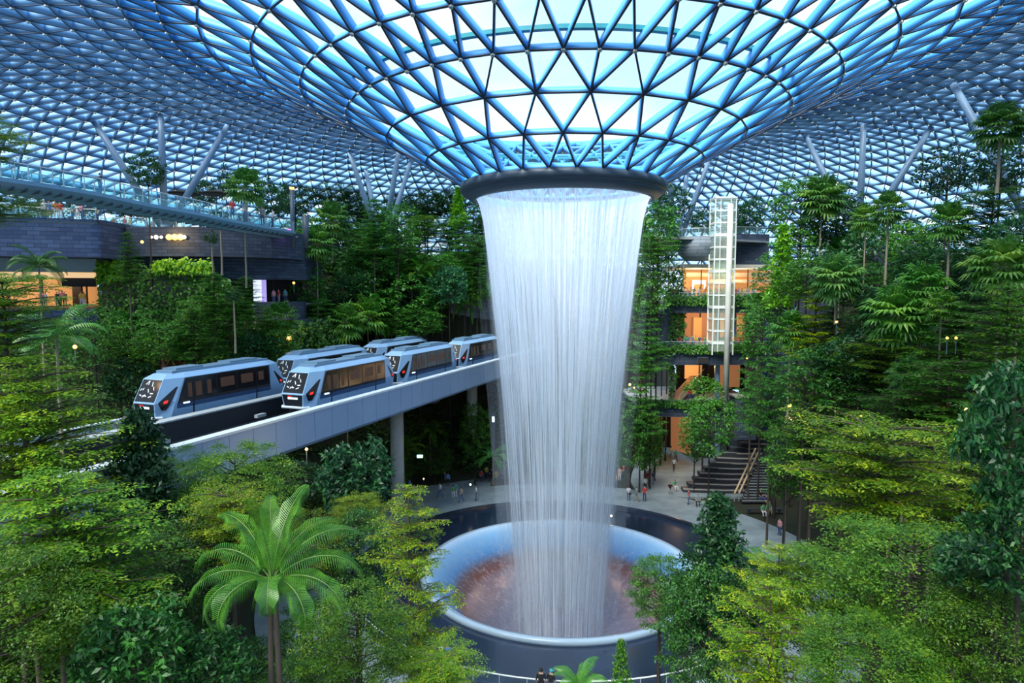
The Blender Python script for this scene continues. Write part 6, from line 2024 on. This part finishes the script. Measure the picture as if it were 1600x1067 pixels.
# two flat parasols on the terrace
for px, lab in ((288, 'flat dark parasol on the terrace left of the leaning column leg'), (340, 'flat dark parasol on the terrace right of the leaning column leg')):
    p = W(px, 92, 36.7)
    t = empty('parasol', p, label=lab, cat='parasol')
    MB().tube([(0, 0, 0), (0, 0, 5.6)], .06, 6).build('pole', 'ring_metal', t)
    q = MB(); q.lathe([(.01, 5.95), (1.0, 5.85), (2.3, 5.5), (2.3, 5.42), (.01, 5.5)], n=24); q.build('canopy', 'bark_dark', t, True)
for px, m, lab in ((458, 'banner_lilac', 'slim tower on the skybridge end with a magenta light'), (478, 'ring_metal', 'closed dark parasol standing beyond the skybridge end')):
    p = W(px, 93, 36.3)
    t = empty('light_tower' if px == 458 else 'closed_parasol', p, label=lab, cat='lamp' if px == 458 else 'parasol')
    MB().tube([(0, 0, -1.5), (0, 0, 6.6 if px == 458 else 3)], [.35, .3] if px == 458 else [.28, .5], 10).build('pole' if px == 458 else 'folded_canopy', 'ring_metal', t, True)
    if px == 458:
        MATS['magenta'] = mat('magenta', (.6, .05, .7), .5, emis=(.75, .1, 1), estr=2.5)
        MB().box((-.5, -.3, .6), (.8, .3, 1.0)).build('magenta_panel', 'magenta', t)
        MB().box((0, 0, 6.8), (.5, .5, .3)).build('lamp_head', 'lamp_glow', t)
# information mast by the water under the guideway, exit sign
p = atz(771, 735, GZ + .05)
t = empty('information_mast', p, rz=YAW, label='dark slim information mast with small blue-white screen beside the fall', cat='sign')
MB().bar((0, 0, 0), (0, 0, 9.6), .5, .4, up=Vector((0, 1, 0))).build('mast', 'ring_metal', t)
MB().box((0, -.24, 8.6), (.42, .08, .9)).build('screen', 'head_light', t)
p = at(656, 713, 82)
t = empty('exit_sign', p, rz=YAW, label='small glowing green-white exit sign in the dark beneath the guideway', cat='sign')
MB().box((0, 0, 0), (.75, .1, .38)).build('panel', 'exit_green', t)
MB().box((0, .1, .25), (.06, .06, .5)).build('bracket', 'ring_metal', t)
# tables and chairs suggestion on the galleries is left to the crowd; low planter wall on the plaza
for px, py, lab in ((690, 745, 'low dark curved bench on the plaza under the guideway'), (765, 752, 'low dark bench beside the waterfall with people sitting'), (1195, 800, 'low dark bench before the staircase')):
    p = atz(px, py, GZ + .05)
    t = empty('bench', p, rz=YAW, label=lab, cat='bench')
    MB().box((0, .1, .42), (5.0, .7, .1)).build('seat', 'step_dark', t)
    for x in (-2, 0, 2): MB().box((x, .1, .19), (.2, .5, .38)).build('support', 'ring_metal', t)

# ================================================================== labels: one sentence per thing
def finish_labels():
    items = [t for t, _ in TREES] + PEOPLE
    by = {}
    for o in items:
        lab = (o['look'] + ' ' + o['where']).strip()
        by.setdefault(lab, []).append(o)
    bpy.context.view_layer.update()
    ORD = ['first', 'second', 'third', 'fourth', 'fifth', 'sixth', 'seventh', 'eighth', 'ninth', 'tenth']
    NUM = {2: 'two', 3: 'three', 4: 'four', 5: 'five', 6: 'six', 7: 'seven', 8: 'eight'}
    for lab, os_ in by.items():
        if len(os_) > 1:
            os_.sort(key=lambda o: project(o.matrix_world.translation)[0])
        for i, o in enumerate(os_):
            s = lab
            if len(os_) > 1:
                s = lab + f', {ORD[i]} from left'
            o['label'] = s
            if 'look' in o: del o['look']
            if 'where' in o: del o['where']
finish_labels()
# every remaining structure piece keeps its own description by place

# ================================================================== true size: the plan above is drawn 1.28 times too large
S_ = 1 / 1.28
for o in scene.objects:
    if o.parent is None:
        o.location = o.location * S_
        if o.type in ('MESH', 'EMPTY'):
            o.scale = o.scale * S_
    if o.type == 'LIGHT' and o.data.type == 'POINT':
        o.data.energy *= S_ * S_
